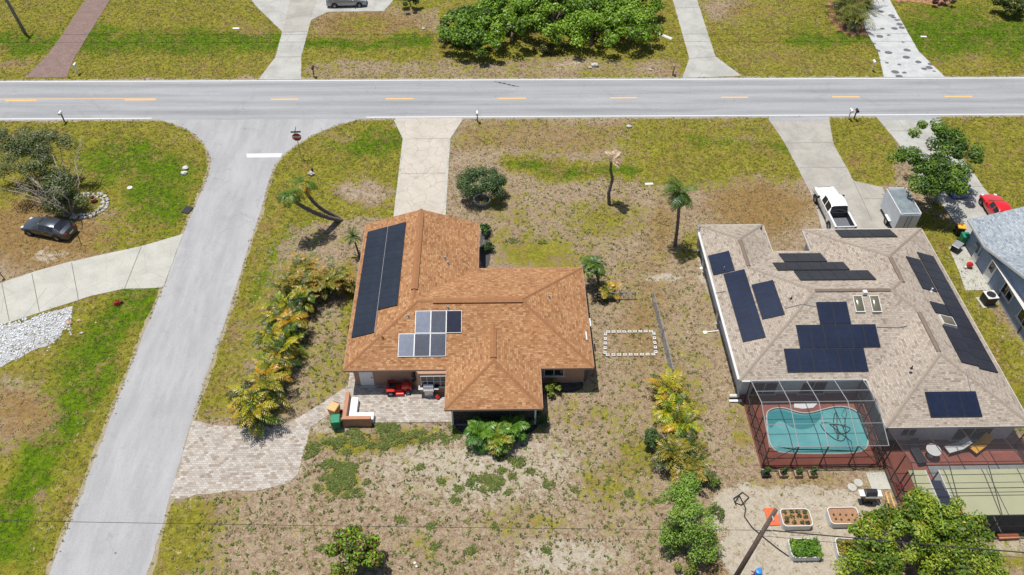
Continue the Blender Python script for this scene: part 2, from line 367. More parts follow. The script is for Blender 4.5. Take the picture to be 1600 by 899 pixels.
def px(pts, h=0.): return [tuple(gp(x, y, h)) for x, y in pts]
def densify(poly, step=.4, jit=0., closed=True, seed=1):
    rr = random.Random(seed); o = []; k = len(poly)
    for i in range(k if closed else k-1):
        a = Vector(poly[i][:2]); b = Vector(poly[(i+1) % k][:2]); n = max(1, int((b-a).length/step))
        for j in range(n):
            p = a.lerp(b, j/n); o.append((p.x+rr.uniform(-jit, jit), p.y+rr.uniform(-jit, jit)))
    if not closed: o.append(tuple(poly[-1][:2]))
    return o
def chaikin(p, it=2, closed=False):
    p = [Vector(q[:2]) for q in p]
    for _ in range(it):
        q = [] if closed else [p[0]]
        for i in range(len(p) if closed else len(p)-1):
            a, b = p[i], p[(i+1) % len(p)]; q += [a.lerp(b, .25), a.lerp(b, .75)]
        if not closed: q.append(p[-1])
        p = q
    return [tuple(v) for v in p]
def strip(a, b, width, z):  # flat line between two points
    a, b = Vector(a[:2]), Vector(b[:2]); d = (b-a).normalized(); n = Vector((-d.y, d.x))*width/2
    return [(*(a-n), z), (*(b-n), z), (*(b+n), z), (*(a+n), z)]

# ------------------------------------------------------------------ ground sheet with painted cover maps
def smooth01(t): t = np.clip(t, 0, 1); return t*t*(3-2*t)
xs = np.concatenate([np.array([-3000, -1500, -700, -350, -180, -120, -95]), np.arange(-80, 84.01, .3), np.array([95, 120, 180, 350, 700, 1500, 3000])])
ys = np.concatenate([np.array([-600, -200, -80, -30, -5]), np.arange(10, 112.01, .3), np.array([120, 135, 170, 250, 500, 1200, 3500])])
GX, GY = np.meshgrid(xs, ys)
PX, PY = pr_np(GX, GY)
def wob(X, Y, s, seed):
    r = np.random.default_rng(seed); o = np.zeros(X.shape)
    for k in range(9):
        a = r.uniform(0, 2*PI); f = s*r.uniform(.5, 2.2); o += np.sin((X*math.cos(a)+Y*math.sin(a))*f+r.uniform(0, 6))/(1+f/s)
    return o/2.2
_wx = wob(GX, GY, .55, 1)*14+wob(GX, GY, 1.9, 2)*7; _wy = wob(GX, GY, .6, 3)*8+wob(GX, GY, 2.1, 4)*4
_near = smooth01((PY+200)/300.); PX = PX+_wx*_near; PY = PY+_wy*_near
def E(cx, cy, rx, ry, ang=0, soft=1.0):
    a = math.radians(ang); dx, dy = PX-cx, PY-cy
    u = (dx*math.cos(a)+dy*math.sin(a))/rx; v = (-dx*math.sin(a)+dy*math.cos(a))/ry
    return np.exp(-(u*u+v*v)**soft)
def L(pts, w):
    best = np.full(PX.shape, 1e9)
    for (x0, y0), (x1, y1) in zip(pts[:-1], pts[1:]):
        dx, dy = x1-x0, y1-y0; t = np.clip(((PX-x0)*dx+(PY-y0)*dy)/(dx*dx+dy*dy), 0, 1)
        best = np.minimum(best, np.hypot(PX-x0-t*dx, PY-y0-t*dy))
    return np.exp(-(best/w)**2)
def R(x0, y0, x1, y1, s=12):
    return smooth01((PX-x0)/s+.5)*smooth01((x1-PX)/s+.5)*smooth01((PY-y0)/s+.5)*smooth01((y1-PY)/s+.5)
G = np.full(PX.shape, .35); LU = np.zeros(PX.shape); SA = np.full(PX.shape, .12); BR = np.full(PX.shape, .15)
def setv(A, mask, val): A += (val-A)*mask
# north side of the main road
setv(G, R(-4000, -3000, 5000, 126), .78)
for p, w_ in (([(-300, 68), (100, 66), (420, 66)], 20), ([(1240, 58), (1360, 62)], 14), ([(1430, 52), (1700, 55)], 22), ([(490, 66), (680, 68)], 9)): setv(G, L(p, w_), 1); LU += .7*L(p, w_)
setv(G, R(485, 10, 690, 55, 20), .35); BR += .25*R(485, 10, 690, 60, 20); setv(G, R(480, 92, 1060, 124, 14), .45)
setv(G, R(1395, 0, 1700, 100, 30), 1); LU += .25*R(1395, 0, 1700, 95, 30); setv(G, E(1130, 12, 40, 20), .2)
SA += .5*E(905, 104, 60, 10)+.5*E(700, 20, 30, 20)+.3*E(1030, 30, 30, 60)+.4*E(1500, 100, 60, 10)+.4*E(85, 32, 20, 10)+.4*E(192, 42, 25, 14)
BR += .4*E(1040, 60, 30, 70)+.4*E(1480, 105, 60, 10)+.35*R(150, 98, 480, 124, 16)
# west lot north of its drive
setv(G, R(-4000, 184, 335, 395, 10), .95); LU += .6*E(250, 320, 55, 50)+.45*E(180, 240, 60, 25)+.5*E(230, 265, 100, 30)
setv(G, E(70, 360, 130, 60), .08); BR += .75*E(70, 370, 140, 50)+.6*E(15, 300, 60, 50); SA += .55*E(70, 396, 60, 12)+.35*E(170, 300, 40, 25)+.4*E(300, 262, 30, 12)
# west lot south of the drive
setv(G, R(-4000, 452, 260, 2000, 10), .75); LU += .85*L([(205, 470), (150, 560), (95, 650), (45, 760), (0, 830)], 34)
setv(G, L([(205, 470), (150, 560), (95, 650), (45, 760), (0, 830)], 40), 1); LU += .4*E(20, 860, 70, 40)
setv(G, E(20, 640, 80, 60), .2); BR += .5*E(30, 640, 80, 60); SA += .5*E(30, 590, 60, 40)+.7*E(205, 495, 12, 22, 25)+.5*E(40, 872, 20, 8)+.25*E(15, 690, 60, 30)
BR += .25*L([(245, 470), (180, 620), (85, 860)], 14)
# corner lot strip between side road and orange-roofed house
setv(G, R(330, 184, 625, 345, 16), .95); LU += .5*E(560, 230, 60, 24)+.45*E(600, 205, 30, 30)+.7*E(465, 375, 34, 44)
setv(G, L([(420, 300), (385, 420), (330, 600)], 48), .85); LU += .35*L([(430, 380), (400, 470)], 16)
setv(G, E(575, 305, 50, 30), .2); SA += .4*E(560, 302, 40, 22); setv(G, E(520, 560, 50, 60), .5); SA += .3*E(510, 500, 30, 60); BR += .2*L([(420, 270), (340, 560)], 8)
setv(G, E(545, 470, 12, 60), .75)
# north yard east of the flagstone drive
setv(G, R(700, 184, 1010, 236, 14), .42); BR += .35*R(710, 190, 960, 236, 20)
setv(G, L([(800, 264), (1000, 268), (1240, 262)], 15), 1); LU += .62*L([(800, 264), (990, 268)], 10)+.4*L([(1100, 225), (1230, 230)], 12)
setv(G, R(1000, 186, 1250, 276, 80), .9); setv(G, E(1000, 205, 40, 14), .7); setv(G, E(840, 395, 55, 30), .7); LU += .3*E(850, 402, 40, 14)
setv(G, E(945, 345, 50, 30), .7); setv(G, E(800, 330, 60, 30), .5); SA += .22*E(880, 350, 110, 50)+.3*E(760, 390, 25, 60)
BR += .85*E(1185, 325, 75, 45)+.4*E(1040, 350, 30, 50)+.4*E(1010, 500, 60, 120); setv(G, E(1185, 325, 80, 42), .15)
SA += .8*E(1040, 434, 45, 7)+.75*L([(1098, 395), (1112, 450), (1135, 520)], 9)+.45*L([(1000, 290), (1200, 277)], 5)+.3*E(1010, 320, 10, 20)
setv(G, E(1110, 370, 30, 20), .8); setv(G, E(1060, 620, 30, 40), .6)
setv(G, R(1296, 182, 1400, 290, 12), .9); BR += .35*R(1300, 184, 1400, 290, 20); setv(G, R(1470, 182, 2000, 330, 12), .9); BR += .25*R(1490, 180, 2000, 320, 20)
LU += .2*E(1570, 265, 50, 10)
setv(G, L([(1450, 360), (1520, 500), (1600, 650)], 30), .85); BR += .2*L([(1450, 360), (1600, 650)], 30)
# back yard
back = R(230, 660, 1120, 3000, 24)
setv(G, back, .29); SA += .26*back; BR += .1*back
for c in ((545, 690, 60, 16, .75), (640, 688, 60, 14, .8), (530, 745, 32, 24, .75), (770, 745, 80, 16, .45), (470, 700, 30, 14, .55), (300, 820, 60, 40, .8), (280, 880, 60, 40, .8), (940, 640, 60, 40, .5), (960, 760, 60, 60, .55), (820, 820, 60, 25, .5), (660, 850, 40, 22, .5), (1000, 700, 30, 40, .65), (930, 500, 30, 60, .4)):
    setv(G, E(*c[:4]), c[4])
SA += .3*E(750, 730, 200, 60)+.25*E(880, 620, 50, 30)+.35*E(880, 870, 90, 30)+.3*E(500, 660, 60, 20)
# garden of the tan-roofed house
gs = np.maximum.reduce([E(1240, 850, 110, 90, 0, 3), E(1160, 800, 50, 45, 0, 3), E(1330, 800, 60, 30, 0, 2)])
SA += 1.6*gs; setv(G, gs, .02); SA += .4*E(1340, 850, 60, 60)
setv(G, E(1270, 760, 90, 14), .35); BR += .3*E(1250, 750, 100, 20); setv(G, E(1160, 690, 30, 60), .5)
SA += .6*E(1580, 850, 50, 22)+.5*E(1590, 690, 16, 20); setv(G, E(1590, 880, 60, 20), .6); BR += .5*E(1590, 700, 20, 20)
BR += .5*E(1130, 860, 40, 60); setv(G, E(1130, 860, 40, 60), .1)
for x_, y_, rx_, ry_, k_2 in ((90, 300, 30, 14, .5), (300, 215, 50, 12, .45), (30, 215, 60, 14, .3), (395, 45, 30, 14, .5), (330, 105, 60, 10, .4), (30, 100, 40, 12, .4), (560, 40, 60, 18, .5), (1180, 20, 50, 14, .5), (1220, 90, 50, 12, .5), (1250, 100, 40, 14, .4), (1510, 90, 50, 12, .4), (1530, 240, 40, 14, .35), (1340, 255, 30, 20, .35), (1160, 215, 60, 10, .3), (520, 215, 40, 12, .3), (60, 790, 20, 30, .3), (400, 340, 20, 30, .4), (370, 520, 14, 40, .4)):
    BR += k_2*E(x_, y_, rx_, ry_); setv(G, E(x_, y_, rx_, ry_), .5)
# slight swales along the main road, flat everywhere something is laid
Z = np.zeros(PX.shape)
nx, ny = len(xs), len(ys)
verts = np.stack([GX, GY, Z], -1).reshape(-1, 3)
ii = np.arange(nx*ny).reshape(ny, nx); q = np.stack([ii[:-1, :-1], ii[:-1, 1:], ii[1:, 1:], ii[1:, :-1]], -1).reshape(-1, 4)
def npmesh(name, verts, quads, cols=None, mat=None):
    me = bpy.data.meshes.new(name); nq = len(quads); k = quads.shape[1]
    me.vertices.add(len(verts)); me.vertices.foreach_set('co', verts.astype(np.float32).ravel())
    me.loops.add(nq*k); me.loops.foreach_set('vertex_index', quads.astype(np.int32).ravel())
    me.polygons.add(nq); me.polygons.foreach_set('loop_start', np.arange(0, nq*k, k, dtype=np.int32)); me.polygons.foreach_set('loop_total', np.full(nq, k, dtype=np.int32))
    if cols is not None:
        for nm, c in cols.items():
            a = me.attributes.new(nm, 'FLOAT_COLOR', 'POINT'); a.data.foreach_set('color', np.concatenate([c, np.ones((len(c), 1))], 1).astype(np.float32).ravel())
    if mat: me.materials.append(mat)
    me.update(calc_edges=True); me.validate(); return me
gmap = np.stack([np.clip(G, 0, 1), np.clip(LU, 0, 1), np.clip(SA, 0, 1)], -1).reshape(-1, 3); gmap2 = np.stack([np.clip(BR, 0, 1)]*3, -1).reshape(-1, 3)
def groundmat():
    m, t, b = newmat('ground_cover'); n = N(t); v = n.pos()
    s = n.sep(n.attr('gm')); br = n.sep(n.attr('gm2'))[0]
    def cn(sc, det=5, rough=.7, dist=.3):   # centred noise, about -1..1
        return n.math('MULTIPLY', n.math('SUBTRACT', n.noise(v, sc, det, rough, dist), .5), 5.0)
    nA, nB, nC, nD = cn(.18, 5, .62), cn(.8, 6, .72, .5), cn(2.6, 6, .75, .4), cn(7.5, 5, .8, .2)
    nE, nF, nG = cn(.3, 5, .65, .6), cn(1.5, 6, .75, .6), cn(.42, 6, .7, .9)
    def W(*p):
        o = None
        for x, k in p:
            q_ = n.math('MULTIPLY', x, k); o = q_ if o is None else n.math('ADD', o, q_)
        return o
    tone = n.math('ADD', W((nD, .20), (nC, .20), (nB, .10)), .5)
    dry = n.ramp(tone, [(.1, S(104, 78, 54)), (.34, S(160, 133, 104)), (.56, S(200, 177, 149)), (.82, S(242, 228, 208))])
    dryb = n.ramp(tone, [(.12, S(104, 78, 42)), (.4, S(162, 128, 78)), (.62, S(184, 152, 98)), (.9, S(214, 186, 134))])
    gol = n.ramp(tone, [(.1, S(76, 74, 22)), (.36, S(134, 130, 42)), (.58, S(170, 164, 60)), (.85, S(214, 202, 106))])
    glu = n.ramp(tone, [(.1, S(44, 70, 8)), (.4, S(84, 118, 12)), (.6, S(122, 152, 22)), (.88, S(168, 186, 54))])
    lf = n.step(n.math('ADD', s[1], W((nE, .26), (nA, .14), (nB, .12), (nC, .05))), .12, .62)
    green = n.mix(lf, gol, glu)
    green = n.mix(n.math('MULTIPLY', n.step(W((nG, .8), (nF, .5)), -.05, .7), .7), green, dryb)
    base = n.mix(n.step(n.math('ADD', br, W((nF, .14), (nC, .08))), .22, .7), dry, dryb)
    base = n.mix(n.step(n.math('ADD', s[2], W((nF, .16), (nC, .12), (nD, .06))), .42, .72), base, n.ramp(tone, [(.15, S(176, 154, 124)), (.45, S(216, 202, 178)), (.8, S(240, 231, 214))]))
    base = n.mix(n.step(n.math('ADD', s[0], W((nA, .12), (nB, .22), (nC, .2), (nD, .07))), .40, .57), base, green)
    dk = n.math('MULTIPLY', n.step(W((nC, .5), (nD, .6), (nF, .3)), -.2, -1.0), .8); base = n.mix(dk, base, n.mix(.55, base, (.03, .026, .008)))
    t.links.new(base, b.inputs['Base Color']); b.inputs['Roughness'].default_value = .97; b.inputs['Specular IOR Level'].default_value = .1
    n.bump(n.math('ADD', nD, n.math('MULTIPLY', nC, 1.5)), .7, .03, b); return m
gme = npmesh('ground', verts, q, {'gm': gmap, 'gm2': gmap2}, groundmat())
ground = bpy.data.objects.new('ground', gme); COL.objects.link(ground); ground['kind'] = 'structure'

# ------------------------------------------------------------------ roads and drives
def slab(name, poly, z, mat, kind='structure', thick=.25):
    mb = MB(); mb.prism(poly, z-thick, z, bottom=False); return mb.build(name, mat, kind=kind)
RN, RS = 79.35, 71.7
mb = MB(); up = densify([(400, RN), (-400, RN)], .8, .05, False, 3); dn = densify([(-400, RS), (400, RS)], .8, .05, False, 4)
mb.sheet(dn+up, .012); mb.build('main_road', 'asphalt', kind='structure')
Ledge = [(-60, 1230), (76, 899), (138, 747), (153, 705), (233, 500), (256, 450), (286, 365), (310, 312), (326, 276), (330, 248), (320, 226), (303, 208), (278, 196), (240, 184)]
Redge = [(575, 184), (527, 195), (490, 210), (457, 230), (440, 245), (427, 262), (417, 292), (405, 340), (389, 380), (365, 465), (325, 579), (297, 665), (265, 780), (230, 899), (120, 1230)]
lp = chaikin(px(Ledge), 2); rp = chaikin(px(Redge), 2)
lp[-1] = (lp[-1][0], RS); rp[0] = (rp[0][0], RS); lp.append((lp[-1][0], RS+1.2)); rp.insert(0, (rp[0][0], RS+1.2))
poly = densify(lp, .5, .05, False, 5)+densify(rp, .5, .05, False, 6)
MB().sheet(poly, .008).build('side_road', 'asphalt_side', kind='structure')
# worn pale shoulder under both roads
def wid(p, c, k): return [(c[0]+(x-c[0])*k, y) for x, y in p]
sh = [(x-.28+random.uniform(-.1, .1), y) for x, y in densify(lp, .5, .03, False, 7)]+[(x+.28+random.uniform(-.1, .1), y) for x, y in densify(rp, .5, .03, False, 8)]
MT['shoulder'] = simple('shoulder_dirt', S(186, 172, 140), .95, .3, 6, bump=.5)
MB().sheet(sh, .004).build('road_shoulder', 'shoulder', kind='structure')
for nm_, y_, s_ in (('n', RN, 1), ('s', RS, -1)):
    pa = [(x, y_-s_*.05) for x in np.arange(-120, 140, .5)]; pb = [(x, y_+s_*(.12+abs(random.gauss(0, .16)))) for x in np.arange(-120, 140, .5)]
    MB().sheet(pa+pb[::-1] if s_ < 0 else pb+pa[::-1], .006).build('road_shoulder', 'shoulder', kind='structure')
# markings
mk = MB()
mk.add(strip((-400, 79.12), (400, 79.12), .14, .017), [(0, 1, 2, 3)])
a = gp(238, 183); b_ = gp(573, 184)
mk.add(strip((-400, 71.98), (a.x, 71.98), .14, .017), [(0, 1, 2, 3)]); mk.add(strip((b_.x, 71.98), (400, 71.98), .14, .017), [(0, 1, 2, 3)])
mk.build('edge_lines', 'line_white', kind='structure')
mk = MB(); mk.sheet(px([(386, 246.5), (438, 246), (441, 240), (385, 240.5)]), .0125); mk.build('stop_line', 'line_white', kind='structure')
mk = MB(); yc = gp(800, 153.8).y
mk.add(strip((-400, yc+.22), (gp(245, 152).x, yc+.22), .1, .017), [(0, 1, 2, 3)])
for x0, x1 in ((12, 60), (197, 245), (424, 467), (603, 646), (778, 822), (953, 995), (1127, 1169), (1301, 1344), (1477, 1521), (1652, 1696), (1826, 1870), (-170, -125)):
    mk.add(strip((gp(x0, 153).x, yc-.02), (gp(x1, 153).x, yc-.02), .19, .0165), [(0, 1, 2, 3)])
mk.build('centre_line', 'line_yellow', kind='structure')
mk = MB()  # tyre scuff
for k in range(5): p = gp(772+k*7, 128+k*1.6); mk.add(strip((p.x, p.y), (p.x+.8, p.y-.2), .08+.03*(k % 2), .0155), [(0, 1, 2, 3)])
mk.build('tyre_scuff', 'rubber', kind='structure')

def drive(name, pts, mat, z=.03, curve=0, jit=.02, seed=0):
    p = px(pts); p = chaikin(p, curve, True) if curve else [q[:2] for q in p]
    p = [(x, RS-.01) if RS-.35 < y < RS+1.5 else (x, RN+.01) if RN-1.5 < y < RN+.4 else (x, y) for x, y in p]
    return slab(name, densify(p, .7, jit, True, seed), z, mat)
drive('flagstone_driveway', [(722, 186.5), (617, 188), (631, 217), (616, 352), (694, 352), (702, 217)], 'flagstone', .035)
for pts in ([(617, 188), (631, 217), (616, 345)], [(722, 186.5), (702, 217), (694, 345)]):
    mb = MB(); p = px(pts)
    for a, b_ in zip(p[:-1], p[1:]): mb.add(strip(a, b_, .22, .0395+.002*(a is p[0])), [(0, 1, 2, 3)])
    mb.build('driveway_border', 'concrete_pale', kind='structure')
drive('brick_driveway', [(104, 121.5), (39, 122), (75, 85), (97, 55), (130, 5), (152, -30), (190, -30), (172, 0), (137, 57), (116, 92)], 'pavers_red')
drive('concrete_driveway', [(471, 123), (404, 124), (430, 90), (441, 50), (400, 10), (370, -30), (640, -30), (600, 18), (512, 19), (486, 32), (471, 88)], 'concrete')
drive('driveway_strip', [(480, 50), (441, 52), (461, -30), (502, -30), (495, 0)], 'concrete_old', .034)
drive('concrete_driveway', [(1159, 119), (1065, 120), (1077, 92), (1051, 0), (1042, -30), (1080, -30), (1089, 0), (1118, 89)], 'concrete')
def spotmat():
    m, t, b = newmat('spotted_drive'); n = N(t); v = n.pos()
    d = n.vor(n.scale(v, (.85, 1.0, 0)), 1.0, 'F1', 0, .75); d2 = n.math('ADD', d, n.math('MULTIPLY', n.noise(v, 2.5, 3), .22))
    cid = n.sep(n.vor(n.scale(v, (.85, 1.0, 0)), 1.0, 'F1', 1, .75))[0]
    f = n.math('MULTIPLY', n.math('SUBTRACT', 1, n.step(d2, .46, .49)), n.step(cid, .25, .3))
    base = n.mix(n.step(n.noise(v, .8, 5, .7), .35, .65), S(226, 226, 222), S(205, 206, 204)); base = n.mix(f, base, S(118, 118, 122))
    t.links.new(base, b.inputs['Base Color']); b.inputs['Roughness'].default_value = .85; return m
MT['spotted'] = spotmat()
drive('spotted_driveway', [(1475, 119), (1380, 119.5), (1372, 82), (1347, 37), (1362, 0), (1366, -30), (1376, -30), (1390, 0), (1412, 40), (1435, 80)], 'spotted')
drive('wide_driveway', [(1295, 182.5), (1200, 186), (1226, 224), (1272, 313), (1286, 365), (1420, 365), (1397, 330), (1379, 293), (1334, 283), (1302, 225)], 'concrete_old')
drive('neighbour_driveway', [(1466, 181), (1368, 182), (1407, 229), (1438, 280), (1466, 313), (1489, 344), (1540, 420), (1660, 420), (1575, 335), (1540, 298), (1522, 272), (1490, 230)], 'concrete')
drive('curved_driveway', [(286, 366), (221, 385), (107, 410), (50, 426), (0, 443), (-80, 480), (-80, 545), (0, 508), (28, 500), (71, 486), (142, 463), (192, 452), (255, 450)], 'concrete_pale')
mk = MB()
for a, b_ in (((112, 411), (123, 470)), ((221, 386), (195, 451)), ((50, 428), (62, 488)), ((3, 443), (15, 503))): mk.add(strip(gp(*a), gp(*b_), .06, .035), [(0, 1, 2, 3)])
for a, b_ in (((1229, 224), (1301, 223)), ((1250, 262), (1322, 262)), ((1334, 284), (1362, 345)), ((1351, 311), (1384, 311)), ((1390, 205), (1440, 205)), ((1500, 292), (1537, 292))): mk.add(strip(gp(*a), gp(*b_), .05, .035), [(0, 1, 2, 3)])
for a, b_ in (((430, 90), (471, 89)), ((441, 51), (480, 50)), ((1077, 92), (1118, 89)), ((1056, 13), (1092, 12))): mk.add(strip(gp(*a), gp(*b_), .06, .036), [(0, 1, 2, 3)])
for a, b_ in (((631, 218), (702, 217)), ((626, 272), (698, 271))): mk.add(strip(gp(*a), gp(*b_), .05, .0385), [(0, 1, 2, 3)])
MT['joint'] = simple('joint_grey', S(150, 145, 134), .95, .2, 6)
mk.build('expansion_joints', 'joint', kind='structure')
drive('asphalt_apron', [(1295, 180), (1200, 181), (1202, 190), (1296, 188)], 'asphalt', .035)
drive('asphalt_apron', [(1466, 178), (1368, 179), (1373, 188), (1468, 187)], 'asphalt', .035)
# pavers
drive('paver_path', [(301, 657), (330, 664), (382, 667), (439, 665), (456, 660), (500, 633), (546, 599), (556, 598), (556, 640), (530, 640), (505, 652), (484, 668), (480, 690), (472, 722), (468, 740), (450, 757), (400, 766), (330, 771), (265, 782)], 'pavers', .024, jit=.09, seed=9)
pat = [gp(553, 599), gp(706, 598), gp(706, 660), gp(531, 663)]
patio_y0 = gp(620, 661).y; patio_x0 = gp(535, 661).x; patio_x1 = gp(706, 661).x
slab('patio', [(patio_x0, patio_y0), (patio_x1, patio_y0), (patio_x1, 38.2), (patio_x0, 38.2)], .05, 'pavers')
# swales' dead patches: leaf litter and weeds as loose clumps of blades (nobody could count them)
def inpoly(X, Y, poly):
    ins = np.zeros(X.shape, bool); k = len(poly); j = k-1
    for i in range(k):
        xi, yi = poly[i][:2]; xj, yj = poly[j][:2]
        c = ((yi > Y) != (yj > Y)) & (X < (xj-xi)*(Y-yi)/(yj-yi+1e-12)+xi); ins ^= c; j = i
    return ins
HARD = [px(Ledge+Redge)]
HARDR = []
for o in list(scene.objects):
    if o.type == 'MESH' and o.get('kind') == 'structure' and o.name.split('.')[0] in ('flagstone_driveway', 'brick_driveway', 'concrete_driveway', 'spotted_driveway', 'wide_driveway', 'neighbour_driveway', 'curved_driveway', 'paver_path', 'patio'):
        k = len(o.data.vertices)//2; HARD.append([tuple(o.data.vertices[i].co) for i in range(k)])
def samp(A, X, Y):
    ix = np.clip(np.searchsorted(xs, X), 0, nx-1); iy = np.clip(np.searchsorted(ys, Y), 0, ny-1); return A[iy, ix]
def free(X, Y):
    ok = ~((Y > RS-.05) & (Y < RN+.05))
    for p in HARD: ok &= ~inpoly(X, Y, p)
    for x0, x1, y0, y1 in ((-10.5, 6.7, 36.9, 52.3), (-3.2, 3, 33.4, 37), (17.9, 36, 35, 51.3), (26.4, 36.5, 24.5, 36), (18, 26.4, 29.3, 36), (41.5, 60, 30, 52)): ok &= ~((X > x0) & (X < x1) & (Y > y0) & (Y < y1))
    return ok
nT = 150000
TX = rng.uniform(-66, 72, nT); TY = 19+rng.random(nT)**.8*81
ppx, ppy = pr_np(TX, TY); k_ = free(TX, TY) & (ppx > -120) & (ppx < 1720) & (ppy < 1000); TX, TY = TX[k_], TY[k_]
g_ = np.clip(samp(G, TX, TY), 0, 1); l_ = np.clip(samp(LU, TX, TY), 0, 1); s_ = np.clip(samp(SA, TX, TY), 0, 1); b_r = np.clip(samp(BR, TX, TY), 0, 1)
# clustered weeds in the dry yard
isg = rng.random(len(TX)) < np.clip(g_*1.25-.1, 0, 1); keep = (rng.random(len(TX)) > s_*.75); TX, TY, g_, l_, s_, b_r, isg = (a[keep] for a in (TX, TY, g_, l_, s_, b_r, isg))
n_ = len(TX); nb = 4
cg = np.array([.17, .165, .032]); cl = np.array([.08, .125, .010]); cdry = np.array([.46, .37, .24]); cbr = np.array([.30, .2, .09])
col = np.where(isg[:, None], cg+(cl-cg)*l_[:, None], cdry+(cbr-cdry)*b_r[:, None])*rng.uniform(.55, 1.15, (n_, 1))
V = np.zeros((n_, nb, 3, 3)); 
for b in range(nb):
    a = rng.uniform(0, 2*PI, n_); L_ = rng.uniform(.07, .2, n_); hgt = rng.uniform(.03, .11, n_); wd = rng.uniform(.02, .05, n_); ox = rng.normal(0, .06, n_); oy = rng.normal(0, .06, n_)
    bx, by = TX+ox, TY+oy
    V[:, b, 0] = np.stack([bx-np.sin(a)*wd, by+np.cos(a)*wd, np.full(n_, .0)], -1); V[:, b, 1] = np.stack([bx+np.sin(a)*wd, by-np.cos(a)*wd, np.full(n_, .0)], -1)
    V[:, b, 2] = np.stack([bx+np.cos(a)*L_, by+np.sin(a)*L_, hgt], -1)
tv = V.reshape(-1, 3); tq = np.arange(len(tv)).reshape(-1, 3); tc = np.repeat(col, nb*3, 0)
tm = npmesh('grass', tv, tq, {'col': tc}, MT['tuft']); to = bpy.data.objects.new('grass', tm); COL.objects.link(to)
tag(to, 'patchy short grass and weeds over the yards', 'grass', kind='stuff')
# darker broad-leaved weeds in the bare back yard
wp = []
for cx, cy, rx, ry, k in ((545, 690, 60, 16, 330), (640, 682, 70, 12, 520), (530, 748, 34, 26, 800), (770, 750, 90, 16, 420), (470, 705, 26, 14, 200), (800, 720, 30, 8, 60), (700, 780, 250, 90, 500), (600, 665, 50, 8, 300), (820, 620, 8, 20, 30), (500, 690, 200, 14, 350), (840, 400, 50, 26, 300)):
    cen = [(cx+random.gauss(0, rx*.5), cy+random.gauss(0, ry*.5)) for _ in range(max(3, k//25))]
    for _ in range(k):
        c = random.choice(cen); p = gp(c[0]+random.gauss(0, 4), c[1]+random.gauss(0, 2.6))
        if p.y < patio_y0-.05 or p.y > 40 or p.x > 0: wp.append((p.x, p.y))
for _ in range(1300):
    p = gp(random.uniform(300, 1120), random.uniform(650, 900)); wp.append((p.x, p.y))
    if random.random() < .5: p = gp(random.uniform(760, 1100), random.uniform(280, 640)); wp.append((p.x, p.y))
    if random.random() < .25: p = gp(random.uniform(460, 560), random.uniform(430, 650)); wp.append((p.x, p.y))
wp = np.array(wp); ok = free(wp[:, 0], wp[:, 1]); wp = wp[ok]; n_ = len(wp); nb = 6; V = np.zeros((n_, nb, 4, 3))
for b in range(nb):
    a = rng.uniform(0, 2*PI, n_); Lf = rng.uniform(.07, .15, n_); wd = Lf*.4; h = rng.uniform(.04, .1, n_); bx, by = wp[:, 0]+rng.normal(0, .05, n_), wp[:, 1]+rng.normal(0, .05, n_)
    V[:, b, 0] = np.stack([bx, by, h*.4], -1); V[:, b, 2] = np.stack([bx+np.cos(a)*Lf, by+np.sin(a)*Lf, h*.8], -1)
    V[:, b, 1] = np.stack([bx+np.cos(a)*Lf*.5-np.sin(a)*wd, by+np.sin(a)*Lf*.5+np.cos(a)*wd, h], -1); V[:, b, 3] = np.stack([bx+np.cos(a)*Lf*.5+np.sin(a)*wd, by+np.sin(a)*Lf*.5-np.cos(a)*wd, h], -1)
wc = np.repeat((np.array([[.085, .13, .024]])+rng.uniform(0, 1, (n_, 1))**2*np.array([[.10, .05, .03]]))*rng.uniform(.5, 1.4, (n_, 1)), nb*4, 0)
wv = V.reshape(-1, 3); wm = npmesh('weeds', wv, np.arange(len(wv)).reshape(-1, 4), {'col': wc}, MT['tuft']); wo = bpy.data.objects.new('weeds', wm); COL.objects.link(wo)
tag(wo, 'dark green low weeds spreading in patches over the dry yard', 'weeds', kind='stuff')

# ------------------------------------------------------------------ buildings
EZ = 2.5; SLP = 1/3
def hiproof(mb, x0, x1, y0, y1, dz=0, gable='', s=SLP, ez=EZ):
    w_, d = x1-x0, y1-y0; cx, cy = (x0+x1)/2, (y0+y1)/2
    def face(pts, ax):
        # uv in metres: u along the eave, v up the slope
        k = math.sqrt(1+s*s); uv = []
        for p in pts:
            if ax == 'S': uv.append((p[0], (p[1]-y0)*k))
            if ax == 'N': uv.append((p[0], (y1-p[1])*k))
            if ax == 'W': uv.append((p[1], (p[0]-x0)*k))
            if ax == 'E': uv.append((p[1], (x1-p[0])*k))
        mb.add([(p[0], p[1], p[2]+dz) for p in pts], [list(range(len(pts)))], 0, [uv])
    if w_ >= d:
        h = d/2*s; ax0 = x0 if 'W' in gable else x0+d/2; ax1 = x1 if 'E' in gable else x1-d/2
        A, B = (ax0, cy, ez+h), (ax1, cy, ez+h)
        face([(x0, y0, ez), (x1, y0, ez), B, A], 'S'); face([(x1, y1, ez), (x0, y1, ez), A, B], 'N')
        if 'W' not in gable: face([(x0, y1, ez), (x0, y0, ez), A], 'W')
        if 'E' not in gable: face([(x1, y0, ez), (x1, y1, ez), B], 'E')
    else:
        h = w_/2*s; ay0 = y0 if 'S' in gable else y0+w_/2; ay1 = y1 if 'N' in gable else y1-w_/2
        A, B = (cx, ay0, ez+h), (cx, ay1, ez+h)
        face([(x0, y1, ez), (x0, y0, ez), A, B], 'W'); face([(x1, y0, ez), (x1, y1, ez), B, A], 'E')
        if 'S' not in gable: face([(x0, y0, ez), (x1, y0, ez), A], 'S')
        if 'N' not in gable: face([(x1, y1, ez), (x0, y1, ez), B], 'N')
    return A, B
